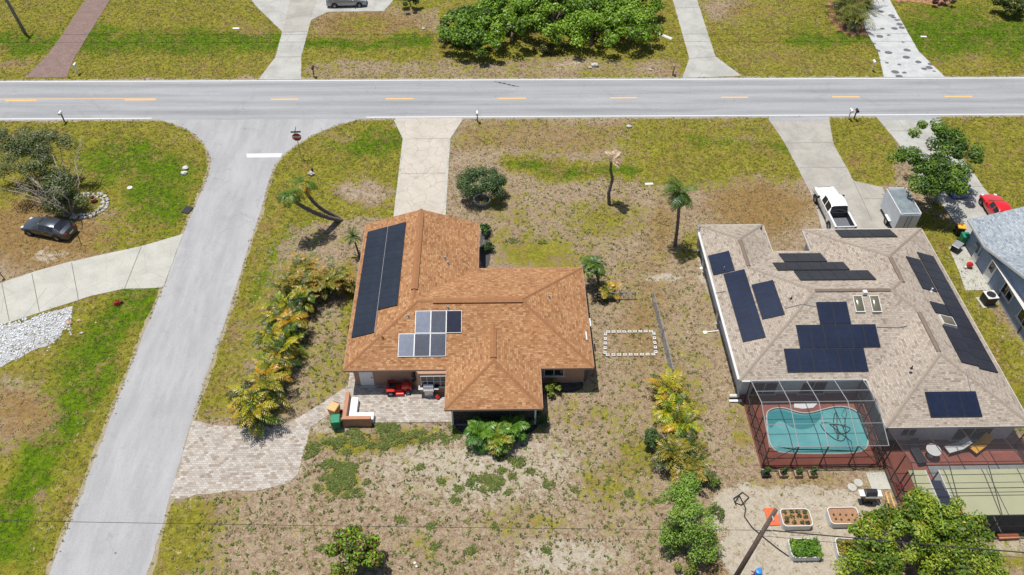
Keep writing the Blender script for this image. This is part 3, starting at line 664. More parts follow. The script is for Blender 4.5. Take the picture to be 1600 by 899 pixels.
def cap(mb, a, b, wd=.12, th=.028, seg=.3):
    a, b = Vector(a), Vector(b); d = (b-a); n = max(1, int(d.length/seg)); t = d.normalized(); sd = t.cross(Vector((0, 0, 1))).normalized()
    for i in range(n):
        p = a+d*i/n; q_ = a+d*(i+1.08)/n; l = .022
        vs = [p-sd*wd-Vector((0, 0, wd*.26)), p+Vector((0, 0, th)), p+sd*wd-Vector((0, 0, wd*.26)), q_-sd*wd-Vector((0, 0, wd*.26-l)), q_+Vector((0, 0, th+l)), q_+sd*wd-Vector((0, 0, wd*.26-l))]
        mb.add(vs, [(0, 1, 4, 3), (1, 2, 5, 4), (3, 4, 5), (0, 2, 1)])
def inset(poly, d):  # rectilinear polygon, counter-clockwise
    k = len(poly); o = []
    for i in range(k):
        p0, p1, p2 = (Vector(poly[(i+j-1) % k][:2]) for j in range(3))
        a = (p1-p0).normalized(); b = (p2-p1).normalized(); na, nb_ = Vector((-a.y, a.x)), Vector((-b.y, b.x))
        o.append(tuple(p1+na*d+nb_*d))
    return o
def fascia(mb, poly, ez=EZ, h=.2, t=.04):
    k = len(poly)
    for i in range(k):
        a, b = Vector(poly[i][:2]), Vector(poly[(i+1) % k][:2]); d = (b-a).normalized(); n = Vector((d.y, -d.x))
        A, B, A2, B2 = a, b, a+n*t-d*0, b+n*t
        mb.add([(*A, ez-h), (*B, ez-h), (*B2, ez-h), (*A2, ez-h), (*A, ez-.008), (*B, ez-.008), (*B2, ez-.008), (*A2, ez-.008)], [(0, 1, 5, 4), (2, 3, 7, 6), (4, 5, 6, 7), (1, 0, 3, 2), (0, 4, 7, 3), (1, 2, 6, 5)])
def window(parent, c, w_, h, axis, out, frame='alu_white', cols=2, rows=1, glass='glass_dark', blind=False):
    """window on a wall: axis 'x' runs along x; out = +-1 outward normal sign on the other axis"""
    mb = MB(); t = .06
    def bar(u0, u1, z0, z1, dep=.07, off=.035):
        cu, su, cz, sz = (u0+u1)/2, u1-u0, (z0+z1)/2, z1-z0
        if axis == 'x': mb.box((c[0]+cu, c[1]+out*off, c[2]+cz), (su, dep, sz))
        else: mb.box((c[0]+out*off, c[1]+cu, c[2]+cz), (dep, su, sz))
    bar(-w_/2, w_/2, h/2-t, h/2); bar(-w_/2, -w_/2+t, -h/2, h/2-t-.002); bar(w_/2-t, w_/2, -h/2, h/2-t-.002)
    for i in range(1, cols): u = -w_/2+w_*i/cols; bar(u-.02, u+.02, -h/2+.002, h/2-t-.002, .05)
    for i in range(1, rows): z = -h/2+h*i/rows; bar(-w_/2+t+.001, w_/2-t-.001, z-.02, z+.02, .045)
    f = mb.build('window', frame, parent)
    g = MB(); 
    if axis == 'x': g.box((c[0], c[1]+out*.012, c[2]), (w_-.02, .02, h-.02))
    else: g.box((c[0]+out*.012, c[1], c[2]), (.02, w_-.02, h-.02))
    g.build('pane', glass, f)
    s_ = MB()
    if axis == 'x': s_.box((c[0], c[1]+out*.07, c[2]-h/2-.035), (w_+.16, .14, .07))
    else: s_.box((c[0]+out*.07, c[1], c[2]-h/2-.035), (.14, w_+.16, .07))
    s_.build('sill', 'fascia_white', f)
    return f
def panels(parent, corners, p0, n, mat, nu, nv, frame='dark_metal', label=None, edge='dark_metal'):
    """one quad of modules; corners in picture order (nw, ne, se, sw) hit the roof plane, squared to plan axes"""
    H = [onplane(x, y, p0, n) for x, y in corners]
    x0, x1 = (H[0].x+H[3].x)/2, (H[1].x+H[2].x)/2; y1, y0 = (H[0].y+H[1].y)/2, (H[2].y+H[3].y)/2
    nn = Vector(n).normalized()
    zf = lambda x, y: p0[2]-(nn.x*(x-p0[0])+nn.y*(y-p0[1]))/nn.z
    for i in range(nu):
        for j in range(nv):
            g = .012; a0, a1 = x0+(x1-x0)*i/nu+g, x0+(x1-x0)*(i+1)/nu-g; b0, b1 = y0+(y1-y0)*j/nv+g, y0+(y1-y0)*(j+1)/nv-g
            lo = [Vector((x, y, zf(x, y)))+nn*.05 for x, y in ((a0, b0), (a1, b0), (a1, b1), (a0, b1))]; hi = [p+nn*.04 for p in lo]
            mb = MB(); mb.add(lo+hi, [(3, 2, 1, 0), (4, 5, 6, 7), (0, 1, 5, 4), (1, 2, 6, 5), (2, 3, 7, 6), (3, 0, 4, 7)])
            fr = mb.build('solar_panel', edge, parent); i_ = .022
            cc = [(a0+i_, b0+i_), (a1-i_, b0+i_), (a1-i_, b1-i_), (a0+i_, b1-i_)]
            gl = MB(); gl.add([Vector((x, y, zf(x, y)))+nn*.093 for x, y in cc], [(0, 1, 2, 3)], 0, [[(x-a0, (y-b0)*1.02) for x, y in cc]])
            gl.build('glass', mat, fr)
def pipe_vent(parent, x, y, p0, n, h=.3, r=.05, mat='galv'):
    p = onplane(x, y, p0, n); mb = MB(); mb.tube([p-Vector((0, 0, .05)), p+Vector((0, 0, h))], r, 8); mb.lathe([(r*2.4, .0), (r*1.2, .07)], (p.x, p.y, p.z), 10); mb.build('pipe_vent', mat, parent, bevel=0)
def ridge_vent(parent, a, b, mat, wd=.26):
    mb = MB(); a, b = Vector(a), Vector(b); d = (b-a).normalized(); s = Vector((-d.y, d.x, 0)).normalized()
    vs = []
    for p in (a, b): vs += [p-s*wd+Vector((0, 0, -.03)), p-s*wd+Vector((0, 0, .035)), p+Vector((0, 0, .11)), p+s*wd+Vector((0, 0, .035)), p+s*wd+Vector((0, 0, -.03))]
    mb.add(vs, [(0, 1, 6, 5), (1, 2, 7, 6), (2, 3, 8, 7), (3, 4, 9, 8), (4, 3, 2, 1, 0), (5, 6, 7, 8, 9)]); mb.build('ridge_vent', mat, parent)

nS, nW, nE, nN = (0, -SLP, 1), (-SLP, 0, 1), (SLP, 0, 1), (0, SLP, 1)
# ===== orange roofed house
h1 = thing('house', 'tan house with an orange-brown shingle hip roof on the corner lot', 'house', (0, 0, 0))
X0, X1, Y0, Y1, WX, YF, BX0, BX1, BY = -10.88, 7.09, 36.5, 46.77, -1.29, 52.3, -3.5, 3.23, 32.98
per = [(X0, Y0), (BX0, Y0), (BX0, BY), (BX1, BY), (BX1, Y0), (X1, Y0), (X1, Y1), (WX, Y1), (WX, YF), (X0, YF)]
wall_poly = inset([(X0, Y0), (X1, Y0), (X1, Y1), (WX, Y1), (WX, YF), (X0, YF)], .55)
mb = MB(); mb.prism(wall_poly, 0, 2.36)
gx0, gx1, gy = X0+.55, WX-.55, YF-.55; cx = (X0+WX)/2
mb.add([(gx0, gy, 2.36), (gx1, gy, 2.36), (cx, gy, 2.36+SLP*(gx1-gx0)/2+.1), (gx0, gy-.15, 2.36), (gx1, gy-.15, 2.36), (cx, gy-.15, 2.36+SLP*(gx1-gx0)/2+.1)], [(1, 0, 2), (3, 4, 5), (0, 3, 5, 2), (4, 1, 2, 5)])
mb.build('wall', 'wall_tan', h1)
MB().prism(per, 2.365, 2.385).build('soffit', 'fascia_white', h1)
mb = MB()
hiproof(mb, X0, X1, Y0, Y1); A1, B1 = (X0+5.13, (Y0+Y1)/2), (X1-5.13, (Y0+Y1)/2)
hiproof(mb, X0, WX, Y0, YF, -.004, 'N'); rb = hiproof(mb, BX0, BX1, BY, BY+9.2, -.003)
roof = mb.build('roof', 'shingle_orange', h1)
mb = MB(); fascia(mb, per); mb.build('fascia', 'fascia_brown', h1)
RZ = EZ+SLP*(Y1-Y0)/2; RZ2 = EZ+SLP*(WX-X0)/2; bz = EZ+SLP*(BX1-BX0)/2; bcx = (BX0+BX1)/2
mb = MB(); my = (Y0+Y1)/2; wcx = (X0+WX)/2
cap(mb, (X0, Y0, EZ), (X0+5.13, my, RZ)); cap(mb, (X1, Y0, EZ), (X1-5.13, my, RZ)); cap(mb, (X1, Y1, EZ), (X1-5.13, my, RZ)); cap(mb, (X0+5.13, my, RZ), (X1-5.13, my, RZ)); cap(mb, (wcx, my+.2, RZ2), (wcx, YF, RZ2))
mb.build('ridge_cap', 'cap_orange', roof); mb = MB()
cap(mb, (BX0, BY, EZ), (bcx, BY+(BX1-BX0)/2, bz)); cap(mb, (BX1, BY, EZ), (bcx, BY+(BX1-BX0)/2, bz)); cap(mb, (bcx, BY+(BX1-BX0)/2, bz), (bcx, Y0+(BX1-BX0)/2, bz))
mb.build('ridge_cap', 'cap_orange', roof)
ridge_vent(roof, (-4.6, my, RZ), (2.3-.2, my, RZ), 'cap_orange'); ridge_vent(roof, (wcx, my+1.3, RZ2), (wcx, YF-.3, RZ2), 'cap_orange'); ridge_vent(roof, (bcx, BY+3.6, bz), (bcx, BY+6.3, bz), 'cap_orange', .22)
P_W = (X0, Y0, EZ); P_S = (X0, Y0, EZ); P_E = (X1, Y0, EZ); P_N = (X1, Y1, EZ)

# second column of the west array, one module thick steps

def panels_rect(parent, x0, x1, y0, y1, p0, n, mat, nu, nv, edge='dark_metal'):
    nn = Vector(n).normalized(); zf = lambda x, y: p0[2]-(nn.x*(x-p0[0])+nn.y*(y-p0[1]))/nn.z
    for i in range(nu):
        for j in range(nv):
            g = .01; a0, a1 = x0+(x1-x0)*i/nu+g, x0+(x1-x0)*(i+1)/nu-g; b0, b1 = y0+(y1-y0)*j/nv+g, y0+(y1-y0)*(j+1)/nv-g
            lo = [Vector((x, y, zf(x, y)))+nn*.05 for x, y in ((a0, b0), (a1, b0), (a1, b1), (a0, b1))]; hi = [p+nn*.04 for p in lo]
            mb = MB(); mb.add(lo+hi, [(3, 2, 1, 0), (4, 5, 6, 7), (0, 1, 5, 4), (1, 2, 6, 5), (2, 3, 7, 6), (3, 0, 4, 7)])
            fr = mb.build('solar_panel', edge, parent); i_ = .02
            cc = [(a0+i_, b0+i_), (a1-i_, b0+i_), (a1-i_, b1-i_), (a0+i_, b1-i_)]
            gl = MB(); gl.add([Vector((x, y, zf(x, y)))+nn*.093 for x, y in cc], [(0, 1, 2, 3)], 0, [[(x-a0, (y-b0)) for x, y in cc]])
            gl.build('glass', mat[i] if isinstance(mat, list) else mat, fr)
for o in [o for o in scene.objects if o.name.startswith('solar_panel') or o.name.startswith('glass')]: bpy.data.objects.remove(o)
def hit(x, y, p, n): return onplane(x, y, (p[0], p[1], p[2]+.09), n)
def group(parent, q4, p, n, mat, portrait=True, edge='dark_metal', nu=None, nv=None):
    H = [hit(x, y, p, n) for x, y in q4]; x0, x1 = (H[0].x+H[3].x)/2, (H[1].x+H[2].x)/2; y1, y0 = (H[0].y+H[1].y)/2, (H[2].y+H[3].y)/2
    k = math.sqrt(1+SLP*SLP) ; wx, wy = x1-x0, y1-y0
    if n in (nW, nE): nu_ = max(1, round(wx*k/1.7)); nv_ = max(1, round(wy/1.03))
    else: nu_ = max(1, round(wx/1.03)); nv_ = max(1, round(wy*k/1.7))
    panels_rect(parent, x0, x1, y0, y1, p, n, mat, nu or nu_, nv or nv_, edge)
    return x0, x1, y0, y1, nu or nu_, nv or nv_
_g1 = (group(h1, [(575, 362), (607, 354), (583.5, 521), (549, 527)], P_W, nW, 'pv_black', nu=1))
g1 = _g1
g2 = [hit(x, y, P_W, nW) for x, y in ((605, 354), (634.5, 347), (622, 477), (589, 484))]
panels_rect(h1, g1[1]+.02, (g2[1].x+g2[2].x)/2, (g2[2].y+g2[3].y)/2, (g2[0].y+g2[1].y)/2, P_W, nW, 'pv_black', 1, round(abs((g2[0].y+g2[1].y)/2-(g2[2].y+g2[3].y)/2)/1.03))
MB().box((g1[1]+.01, (g1[2]+g1[3])/2, EZ+(g1[1]+.01-X0)*SLP+.10), (.025, g1[3]-g1[2], .02)).build('rail', 'galv', h1)
group(h1, [(649.5, 485), (721.5, 485), (721.5, 520), (648, 520)], P_S, nS, ['pv_glare_bright', 'pv_glare_mid', 'pv_glare_low'], nu=3, nv=1, edge='galv')  # painted glare fades left to right, panel by panel
group(h1, [(623, 521), (697, 520.5), (697, 556.5), (621.5, 557)], P_S, nS, ['pv_glare_bright', 'pv_glare_mid', 'pv_glare_mid'], nu=3, nv=1, edge='galv')
for x, y, P, n in ((638, 496, P_S, nS), (598, 529, P_S, nS), (700, 483, P_S, nS), (695, 405, (WX, Y0, EZ), nE), (700, 413, (WX, Y0, EZ), nE), (858, 466, P_E, nE)): pipe_vent(h1, x, y, P, n, .28, .06, 'cap_orange' if y > 500 else 'galv')
for x, y in ((916, 526), (922, 505)):
    p = onplane(x, y, P_E, nE); mb = MB(); mb.box((p.x, p.y, p.z+.06), (.09, .8, .1)); mb.build('roof_jack', 'alu_white', h1)
# south wall openings
wy = Y0+.55
mb = MB(); mb.box((-9.45, wy-.03, 1.05), (1.0, .06, 2.08)); d = mb.build('door', 'white', h1, bevel=.008); MB().lathe([(.03, 0), (.045, .03), (.03, .07)], (0, 0, 0), 8).build('handle', 'dark_metal', d, loc=(-9.05, wy-.12, 1.0))
MB().box((-9.45, wy-.08, .01+.05), (1.1, .5, .08)).build('door_step', 'concrete_pale', h1)
MB().box((-6.4, wy-.06, 2.0), (.35, .12, .22)).build('wall_lamp', 'white', h1)
bay = MB(); bay.prism([(-6.1, wy-.001), (-5.5, wy-.85), (-3.35, wy-.85), (-3.35, wy-.001)], 0, 2.36); bay.build('bay', 'wall_tan', h1)
window(h1, (-4.45, wy-.85, 1.55), 1.9, 1.2, 'x', -1, 'fascia_white', 4, 2)
ww = MB(); ww.box((-5.83, wy-.47, 1.6), (.05, .55, 1.1), rz=math.atan2(-.6, -.85)+PI/2+PI/2-PI/2); wb = ww.build('window', 'glass_dark', h1)
# covered lanai under the south bump: posts, dark screens, floor
MB().prism([(BX0+.35, BY+.35), (BX1-.35, BY+.35), (BX1-.35, wy), (BX0+.35, wy)], .02, .10).build('lanai_floor', 'floor_grey', h1)
for x in (BX0+.45, -1.2, 1.0, BX1-.45): MB().box((x, BY+.45, 1.24), (.12, .12, 2.26)).build('post', 'alu_white' if abs(x) > 2 else 'alu_bronze', h1)
for x in (BX0+.45, BX1-.45): MB().box((x, (BY+wy)/2+.2, 1.24), (.1, .1, 2.26)).build('post', 'alu_bronze', h1)
xsn = (BX0+.45, -1.2, 1.0, BX1-.45)
for a, b_ in zip(xsn[:-1], xsn[1:]):
    s_ = MB().box(((a+b_)/2, BY+.45, 1.23), (b_-a-.13, .02, 2.2)).build('screen_panel', 'screen_dark', h1)
    MB().box(((a+b_)/2, BY+.45, 1.0), (b_-a-.13, .06, .06)).build('rail', 'alu_bronze', s_)
for x in (BX0+.45, BX1-.45): MB().box((x, (BY+wy)/2+.2, 1.23), (.02, wy-BY-.75, 2.2)).build('screen_panel', 'screen_dark', h1)
MB().box((5.0-.5, wy-.02, 2.0), (1.9, .08, .5)).build('vent_panel', 'galv', h1)
window(h1, (4.3, wy, 1.5), 1.5, 1.1, 'x', -1)
window(h1, (X1-.55, 41, 1.5), 1.4, 1.1, 'y', 1); window(h1, (X0+.55, 43, 1.5), 1.2, 1.1, 'y', -1); window(h1, (3.5, Y1-.55, 1.5), 1.8, 1.2, 'x', 1)
mb = MB(); mb.box((-7.3+1.2, YF-.53, 1.1), (4.9, .06, 2.15)); gd = mb.build('garage_door', 'white', h1, bevel=.01)
MB().box((-.55-WX*0-1.3, 49, 1.05), (.05, .95, 2.05)).build('door', 'white', h1)

# ===== tan roofed house
h2 = thing('house', 'large house with a tan-grey shingle roof covered in solar panels, pool cage behind', 'house', (0, 0, 0))
U0, US, UN, UM, UE = 17.40, 35.2, 51.85, 48.47, 36.45
per2 = [(17.40, 35.2), (26.45, 35.2), (26.45, 31.04), (UE, 31.04), (UE, 51.2), (26.21, 51.2), (26.21, 48.47), (22.99, 48.47), (22.99, 51.85), (17.40, 51.85)]
MB().prism(inset(per2, .5), 0, 2.36).build('wall', 'wall_white', h2)
MB().prism(per2, 2.365, 2.385).build('soffit', 'fascia_white', h2)
mb = MB()
hiproof(mb, 17.40, UE, 35.2, 48.47); hiproof(mb, 17.40, 22.99, 38, 51.85, -.004); hiproof(mb, 26.21, UE, 36, 51.2, -.006); hiproof(mb, 26.45, UE, 31.04, 46, -.003)
roof2 = mb.build('roof', 'shingle_tan', h2)
mb = MB(); fascia(mb, per2); mb.build('fascia', 'fascia_white', h2)
mb = MB(); dd = (48.47-35.2)/2; cy2 = (48.47+35.2)/2; rz2 = EZ+dd*SLP
wz = EZ+(22.99-17.4)/2*SLP; wc = (17.4+22.99)/2; wh = (22.99-17.4)/2
nz = EZ+(UE-26.21)/2*SLP; nc = (UE+26.21)/2; nh = (UE-26.21)/2
sz_ = EZ+(UE-26.45)/2*SLP; sc_ = (UE+26.45)/2; sh_ = (UE-26.45)/2
cap(mb, (17.4, 35.2, EZ), (17.4+dd, cy2, rz2)); cap(mb, (17.4+dd, cy2, rz2), (UE-dd, cy2, rz2)); cap(mb, (17.4+wh, 48.47-wh, wz), (17.4+dd, cy2, rz2))
mb.build('ridge_cap', 'cap_tan', roof2); mb = MB()
cap(mb, (17.4, 51.85, EZ), (wc, 51.85-wh, wz)); cap(mb, (22.99, 51.85, EZ), (wc, 51.85-wh, wz)); cap(mb, (wc, 51.85-wh, wz), (wc, 48.47-wh, wz))
mb.build('ridge_cap', 'cap_tan', roof2); mb = MB()
cap(mb, (26.21, 51.2, EZ), (nc, 51.2-nh, nz)); cap(mb, (UE, 51.2, EZ), (nc, 51.2-nh, nz)); cap(mb, (nc, 51.2-nh, nz), (nc, 48.47-nh, nz)); cap(mb, (nc, 48.47-nh, nz), (UE-dd, cy2, rz2))
cap(mb, (26.45, 31.04, EZ), (sc_, 31.04+sh_, sz_)); cap(mb, (UE, 31.04, EZ), (sc_, 31.04+sh_, sz_)); cap(mb, (sc_, 31.04+sh_, sz_), (sc_, 35.2+sh_, sz_)); cap(mb, (sc_, 35.2+sh_, sz_), (UE-dd, cy2, rz2))
mb.build('ridge_cap', 'cap_tan', roof2)
ridge_vent(roof2, (17.4+dd, cy2, rz2), (UE-dd-.1, cy2, rz2), 'vent_tan', .15); ridge_vent(roof2, (wc, 51.85-wh-.2, wz), (wc, 48.6-wh, wz), 'vent_tan', .15); ridge_vent(roof2, (nc, 51.2-nh-.2, nz), (nc, 48.6-nh-.4, nz), 'vent_tan', .15); ridge_vent(roof2, (sc_, 31.04+sh_+.2, sz_), (sc_, 35.0+sh_, sz_), 'vent_tan', .15)
QW, QS, QE, QN = (17.4, 35.2, EZ), (17.4, 35.2, EZ), (UE, 35.2, EZ), (UE, 48.47, EZ); QN2 = (UE, 51.2, EZ); QS2 = (26.45, 31.04, EZ)
for q4, P, n, mt, nu, nv in (
    ([(1107, 400), (1139, 391), (1149, 420), (1115, 432)], QW, nW, 'pv_navy', None, None),
    ([(1131, 429), (1164, 419), (1197, 526), (1161, 535)], QW, nW, 'pv_navy', None, None),
    ([(1174, 445), (1209, 437), (1227, 491), (1192, 499)], QW, nW, 'pv_navy', None, None),
    ([(1216, 396), (1283, 396), (1293, 409), (1226, 409)], QN, nN, 'pv_brown', None, None),
    ([(1205, 410), (1317, 410), (1330, 422), (1217, 422)], QN, nN, 'pv_brown', None, None),
    ([(1239, 423), (1357, 423), (1370, 437), (1252, 438)], QN, nN, 'pv_brown', None, None),
    ([(1305, 359), (1390, 359), (1404, 370), (1315, 371)], QN2, nN, 'pv_brown', None, None),
    ([(1276, 471), (1324, 471), (1329, 505), (1280, 506)], QS, nS, 'pv_navy', None, None),
    ([(1245, 507), (1369, 506), (1375, 542), (1248, 543)], QS, nS, 'pv_navy', None, None),
    ([(1225, 544), (1351, 543), (1356, 580), (1230, 581)], QS, nS, 'pv_navy', None, None),
    ([(1446, 611), (1526, 611), (1534, 651), (1453, 651)], QS2, nS, 'pv_navy', None, None),
    ([(1433, 393), (1459, 401), (1559, 582), (1530, 576)], QE, nE, 'pv_brown', 1, None),
    ([(1413, 399), (1434, 405), (1469, 458), (1443, 450)], QE, nE, 'pv_brown', 1, None),
    ([(1472, 508), (1497, 513), (1530, 574), (1502, 564)], QE, nE, 'pv_brown', 1, None),
    ([(1451, 469), (1476, 477), (1486, 494), (1462, 488)], QE, nE, 'pv_brown', 1, 1)):
    group(h2, q4, P, n, mt, nu=nu, nv=nv)
def skylight(parent, q4, p, n, mat):
    H = [hit(x, y, p, n) for x, y in q4]; x0, x1 = (H[0].x+H[3].x)/2, (H[1].x+H[2].x)/2; y1, y0 = (H[0].y+H[1].y)/2, (H[2].y+H[3].y)/2
    nn = Vector(n).normalized(); zf = lambda x, y: p[2]-(nn.x*(x-p[0])+nn.y*(y-p[1]))/nn.z
    mb = MB(); c4 = [(x0, y0), (x1, y0), (x1, y1), (x0, y1)]; lo = [Vector((x, y, zf(x, y)-.02)) for x, y in c4]; hi = [v_+nn*.17 for v_ in lo]
    mb.add(lo+hi, [(3, 2, 1, 0), (4, 5, 6, 7), (0, 1, 5, 4), (1, 2, 6, 5), (2, 3, 7, 6), (3, 0, 4, 7)]); f = mb.build('skylight', 'fascia_white', parent)
    g = MB(); k = 6; vs = []
    for i in range(k+1):
        for j in range(k+1):
            u, v_ = i/k, j/k; x, y = x0+.06+(x1-x0-.12)*u, y0+.06+(y1-y0-.12)*v_; vs.append(Vector((x, y, zf(x, y)))+nn*(.16+.14*(math.sin(PI*u)*math.sin(PI*v_))**.5))
    g.add(vs, [(i*(k+1)+j, (i+1)*(k+1)+j, (i+1)*(k+1)+j+1, i*(k+1)+j+1) for i in range(k) for j in range(k)]); g.build('dome', mat, f, smooth=True)
MT['sky_dome'] = simple('skylight_dome', (.13, .12, .075), .15, .1, 2, spec=.8)
skylight(h2, [(1332, 462), (1347, 461), (1351, 487), (1336, 488)], QS, nS, 'sky_dome'); skylight(h2, [(1358, 462), (1373, 461), (1377, 487), (1362, 488)], QS, nS, 'sky_dome'); skylight(h2, [(1466, 491), (1486, 497), (1495, 511), (1474, 506)], QE, nE, 'sky_dome')
mb = MB(); p = hit(1351, 458, QS, nS); mb.box((p.x, p.y, p.z+.05), (.3, .3, .3)); mb.build('roof_vent', 'white', h2, bevel=.03)
pipe_vent(h2, 1130, 424, QW, nW, .5, .04); pipe_vent(h2, 1455, 455, QE, nE, .3, .06, 'white'); pipe_vent(h2, 1424, 576, QS2, nS, .25, .05, 'dark_metal'); pipe_vent(h2, 1189, 358, (22.99, 0, EZ), nE, .25, .05, 'dark_metal'); pipe_vent(h2, 1236, 467, QW, nW, .2, .05, 'dark_metal')
mb = MB()  # conduits across the slopes
for pts, P, n in (([(1227, 482), (1250, 476), (1276, 473)], QW, nW), ([(1118, 458), (1134, 455)], QW, nW), ([(1370, 511), (1405, 512), (1432, 506)], QS, nS), ([(1510, 580), (1517, 611)], QS2, nS)):
    MB().tube([onplane(x, y, (P[0], P[1], P[2]+.05), n) for x, y in pts], .022, 5).build('conduit', 'galv', h2)
mb = MB()  # gutter along the west eave and downspout
mb.box((17.4-.1, (35.2+51.6)/2, EZ-.1), (.12, 16.2, .12)); g_w = mb.build('gutter', 'alu_white', h2)
MB().tube([(17.3, 51.2, 2.4), (17.8, 51.2, 2.1), (17.82, 51.2, .15), (17.3, 51.2, .08)], .04, 6).build('downspout', 'alu_white', g_w)
MB().box((22, 35.2-.07, EZ-.1), (9.0, .1, .12)).build('gutter', 'alu_white', h2)
for yy in (37.5, 40, 43.5, 46.5): window(h2, (17.9, yy, 1.5), 1.2, 1.1, 'y', -1)
for x, w_ in ((19.6, 1.9), (23.2, 1.9)): window(h2, (x, 35.7, 1.15), w_, 2.0, 'x', -1, cols=2)
window(h2, (28.6, 31.54, 1.4), 1.1, 1.2, 'x', -1); window(h2, (33.2, 31.54, 1.15), 2.6, 2.0, 'x', -1)
window(h2, (35.95, 46, 1.5), 1.3, 1.1, 'y', 1); window(h2, (35.95, 38, 1.5), 1.3, 1.1, 'y', 1)
MB().box((31.4, 50.72, 1.1), (4.9, .06, 2.15)).build('garage_door', 'white', h2, bevel=.01); MB().box((24.6, 47.99, 1.05), (1.0, .06, 2.05)).build('door', 'white', h2)
for x, y, s_ in ((17.62, 42.6, 1), (17.62, 48.5, 1), (17.62, 50.9, 1)): MB().box((x, y, 1.2), (.35, .5, .8)).build('meter_box', 'galv', h2, bevel=.02)

# ===== blue-grey house at the right edge
h3 = thing('house', 'blue-grey stucco house with a pale grey shingle roof at the right edge', 'house', (0, 0, 0))
V0 = 40.95; VN = 52.3; VM = 48.7
r3a = (V0, V0+11.2, 38, VN); r3b = (V0+.02, V0+20, 36.5, 49.3)
MB().prism([(V0+.5, 37), (V0+19.5, 37), (V0+19.5, 48.8), (V0+10.7, 48.8), (V0+10.7, VN-.5), (V0+.5, VN-.5)], 0, 2.36).build('wall', 'wall_blue', h3)
mb = MB()
for xa, xb, ax_ in ((V0, V0+5.6, 'W'), (V0+11.2, V0+5.6, 'E')):
    pts = [(xa, VN, EZ-.004), (xa, 48.85, EZ-.004), (xb, 43.25, EZ+5.6*SLP-.004), (xb, VN, EZ+5.6*SLP-.004)]
    if ax_ == 'E': pts = pts[::-1]
    mb.add(pts, [(0, 1, 2, 3)], 0, [[(p_[1], abs(p_[0]-xa)*1.054) for p_ in pts]])
# west facing gable end with its ridge running east
gy0, gy1 = 36.6, 48.9; gm = (gy0+gy1)/2; gz = EZ+(gy1-gy0)/2*SLP; xe = V0+20
for pts, ax in (([(V0-.02, gy0, EZ), (xe, gy0, EZ), (xe, gm, gz), (V0-.02, gm, gz)], 'S'), ([(xe, gy1, EZ), (V0-.02, gy1, EZ), (V0-.02, gm, gz), (xe, gm, gz)], 'N')):
    k = math.sqrt(1+SLP*SLP); uv = [(p_[0], (p_[1]-gy0)*k if ax == 'S' else (gy1-p_[1])*k) for p_ in pts]; mb.add(pts, [(0, 1, 2, 3)], 0, [uv])
roof3 = mb.build('roof', 'shingle_grey', h3)
mb = MB(); mb.add([(V0+.5, gy0+.4, 2.36), (V0+.5, gy1-.4, 2.36), (V0+.5, gm, gz-.16), (V0+.65, gy0+.4, 2.36), (V0+.65, gy1-.4, 2.36), (V0+.65, gm, gz-.16)], [(0, 2, 1), (3, 4, 5), (0, 3, 5, 2), (1, 2, 5, 4)]); mb.build('gable', 'wall_blue', h3)
mb = MB()
for a, b_ in (((V0-.03, gy1, EZ), (V0-.03, gm, gz)), ((V0-.03, gm, gz), (V0-.03, gy0, EZ)), ((V0-.03, gy1, EZ), (V0-.03, VN, EZ))):
    a, b_ = Vector(a), Vector(b_); z = Vector((0, 0, .2)); o_ = Vector((.05, 0, 0)); e = Vector((0, 0, -.01))
    mb.add([a-z, b_-z, b_+e, a+e, a-z+o_, b_-z+o_, b_+e+o_, a+e+o_], [(0, 1, 2, 3), (7, 6, 5, 4), (3, 2, 6, 7), (0, 4, 5, 1)])
mb.build('fascia', 'fascia_white', h3)
mb = MB(); mb.add([(V0, VN, EZ-.2), (V0+5.6, VN, EZ+5.6*SLP-.2), (V0+11.2, VN, EZ-.2), (V0+11.2, VN, EZ-.01), (V0+5.6, VN, EZ+5.6*SLP-.01), (V0, VN, EZ-.01)], [(0, 1, 4, 5), (1, 2, 3, 4)]); mb.build('fascia', 'fascia_white', h3)
MB().prism([(V0+.05, 37), (V0+.5, 37), (V0+.5, VN-.1), (V0+.05, VN-.1)], 2.34, 2.36).build('soffit', 'fascia_white', h3)
MT['cap_grey'] = simple('ridge_cap_grey', S(180, 188, 194), .92, .1, 6)
for p_, q2 in (((V0+5.6, VN, EZ+5.6*SLP), (V0+5.6, 48, EZ+5.6*SLP)), ((V0, gm, gz), (xe, gm, gz))): mb = MB(); cap(mb, p_, q2); mb.build('ridge_cap', 'cap_grey', roof3)
WX3 = V0+.5
for (px_, py_, w_, h, cols) in ((1571, 463, 1.5, 1.1, 2), (1595, 507, 1.5, 1.1, 2)):
    q_ = onplane(px_, py_, (WX3, 0, 0), (-1, 0, 0)); window(h3, (WX3, q_.y, 1.5), w_, h, 'y', -1, 'white', cols)
q_ = onplane(1544, 430, (WX3, 0, 0), (-1, 0, 0))
MB().box((WX3-.03, q_.y, 1.05), (.06, 1.0, 2.1)).build('door', 'white', h3, bevel=.01); MB().box((WX3-.07, q_.y, 1.45), (.03, .6, .8)).build('door_window', 'glass_dark', h3)
for yy in (q_.y-2.3, q_.y+2.2, q_.y-6): MB().tube([(WX3-.08, yy, 2.3), (WX3-.08, yy, .1)], .045, 6).build('downspout', 'alu_white' if yy > q_.y else 'dark_metal', h3)
for yy in (q_.y+2.8,): MB().box((WX3-.1, yy, 1.1), (.2, .5, .7)).build('meter_box', 'galv', h3, bevel=.02)
slab('house_pad', [(39.2, 46.2), (41.4, 46.2), (41.4, 51.5), (39.9, 51.5), (39.6, 48.5)], .03, 'concrete_pale')

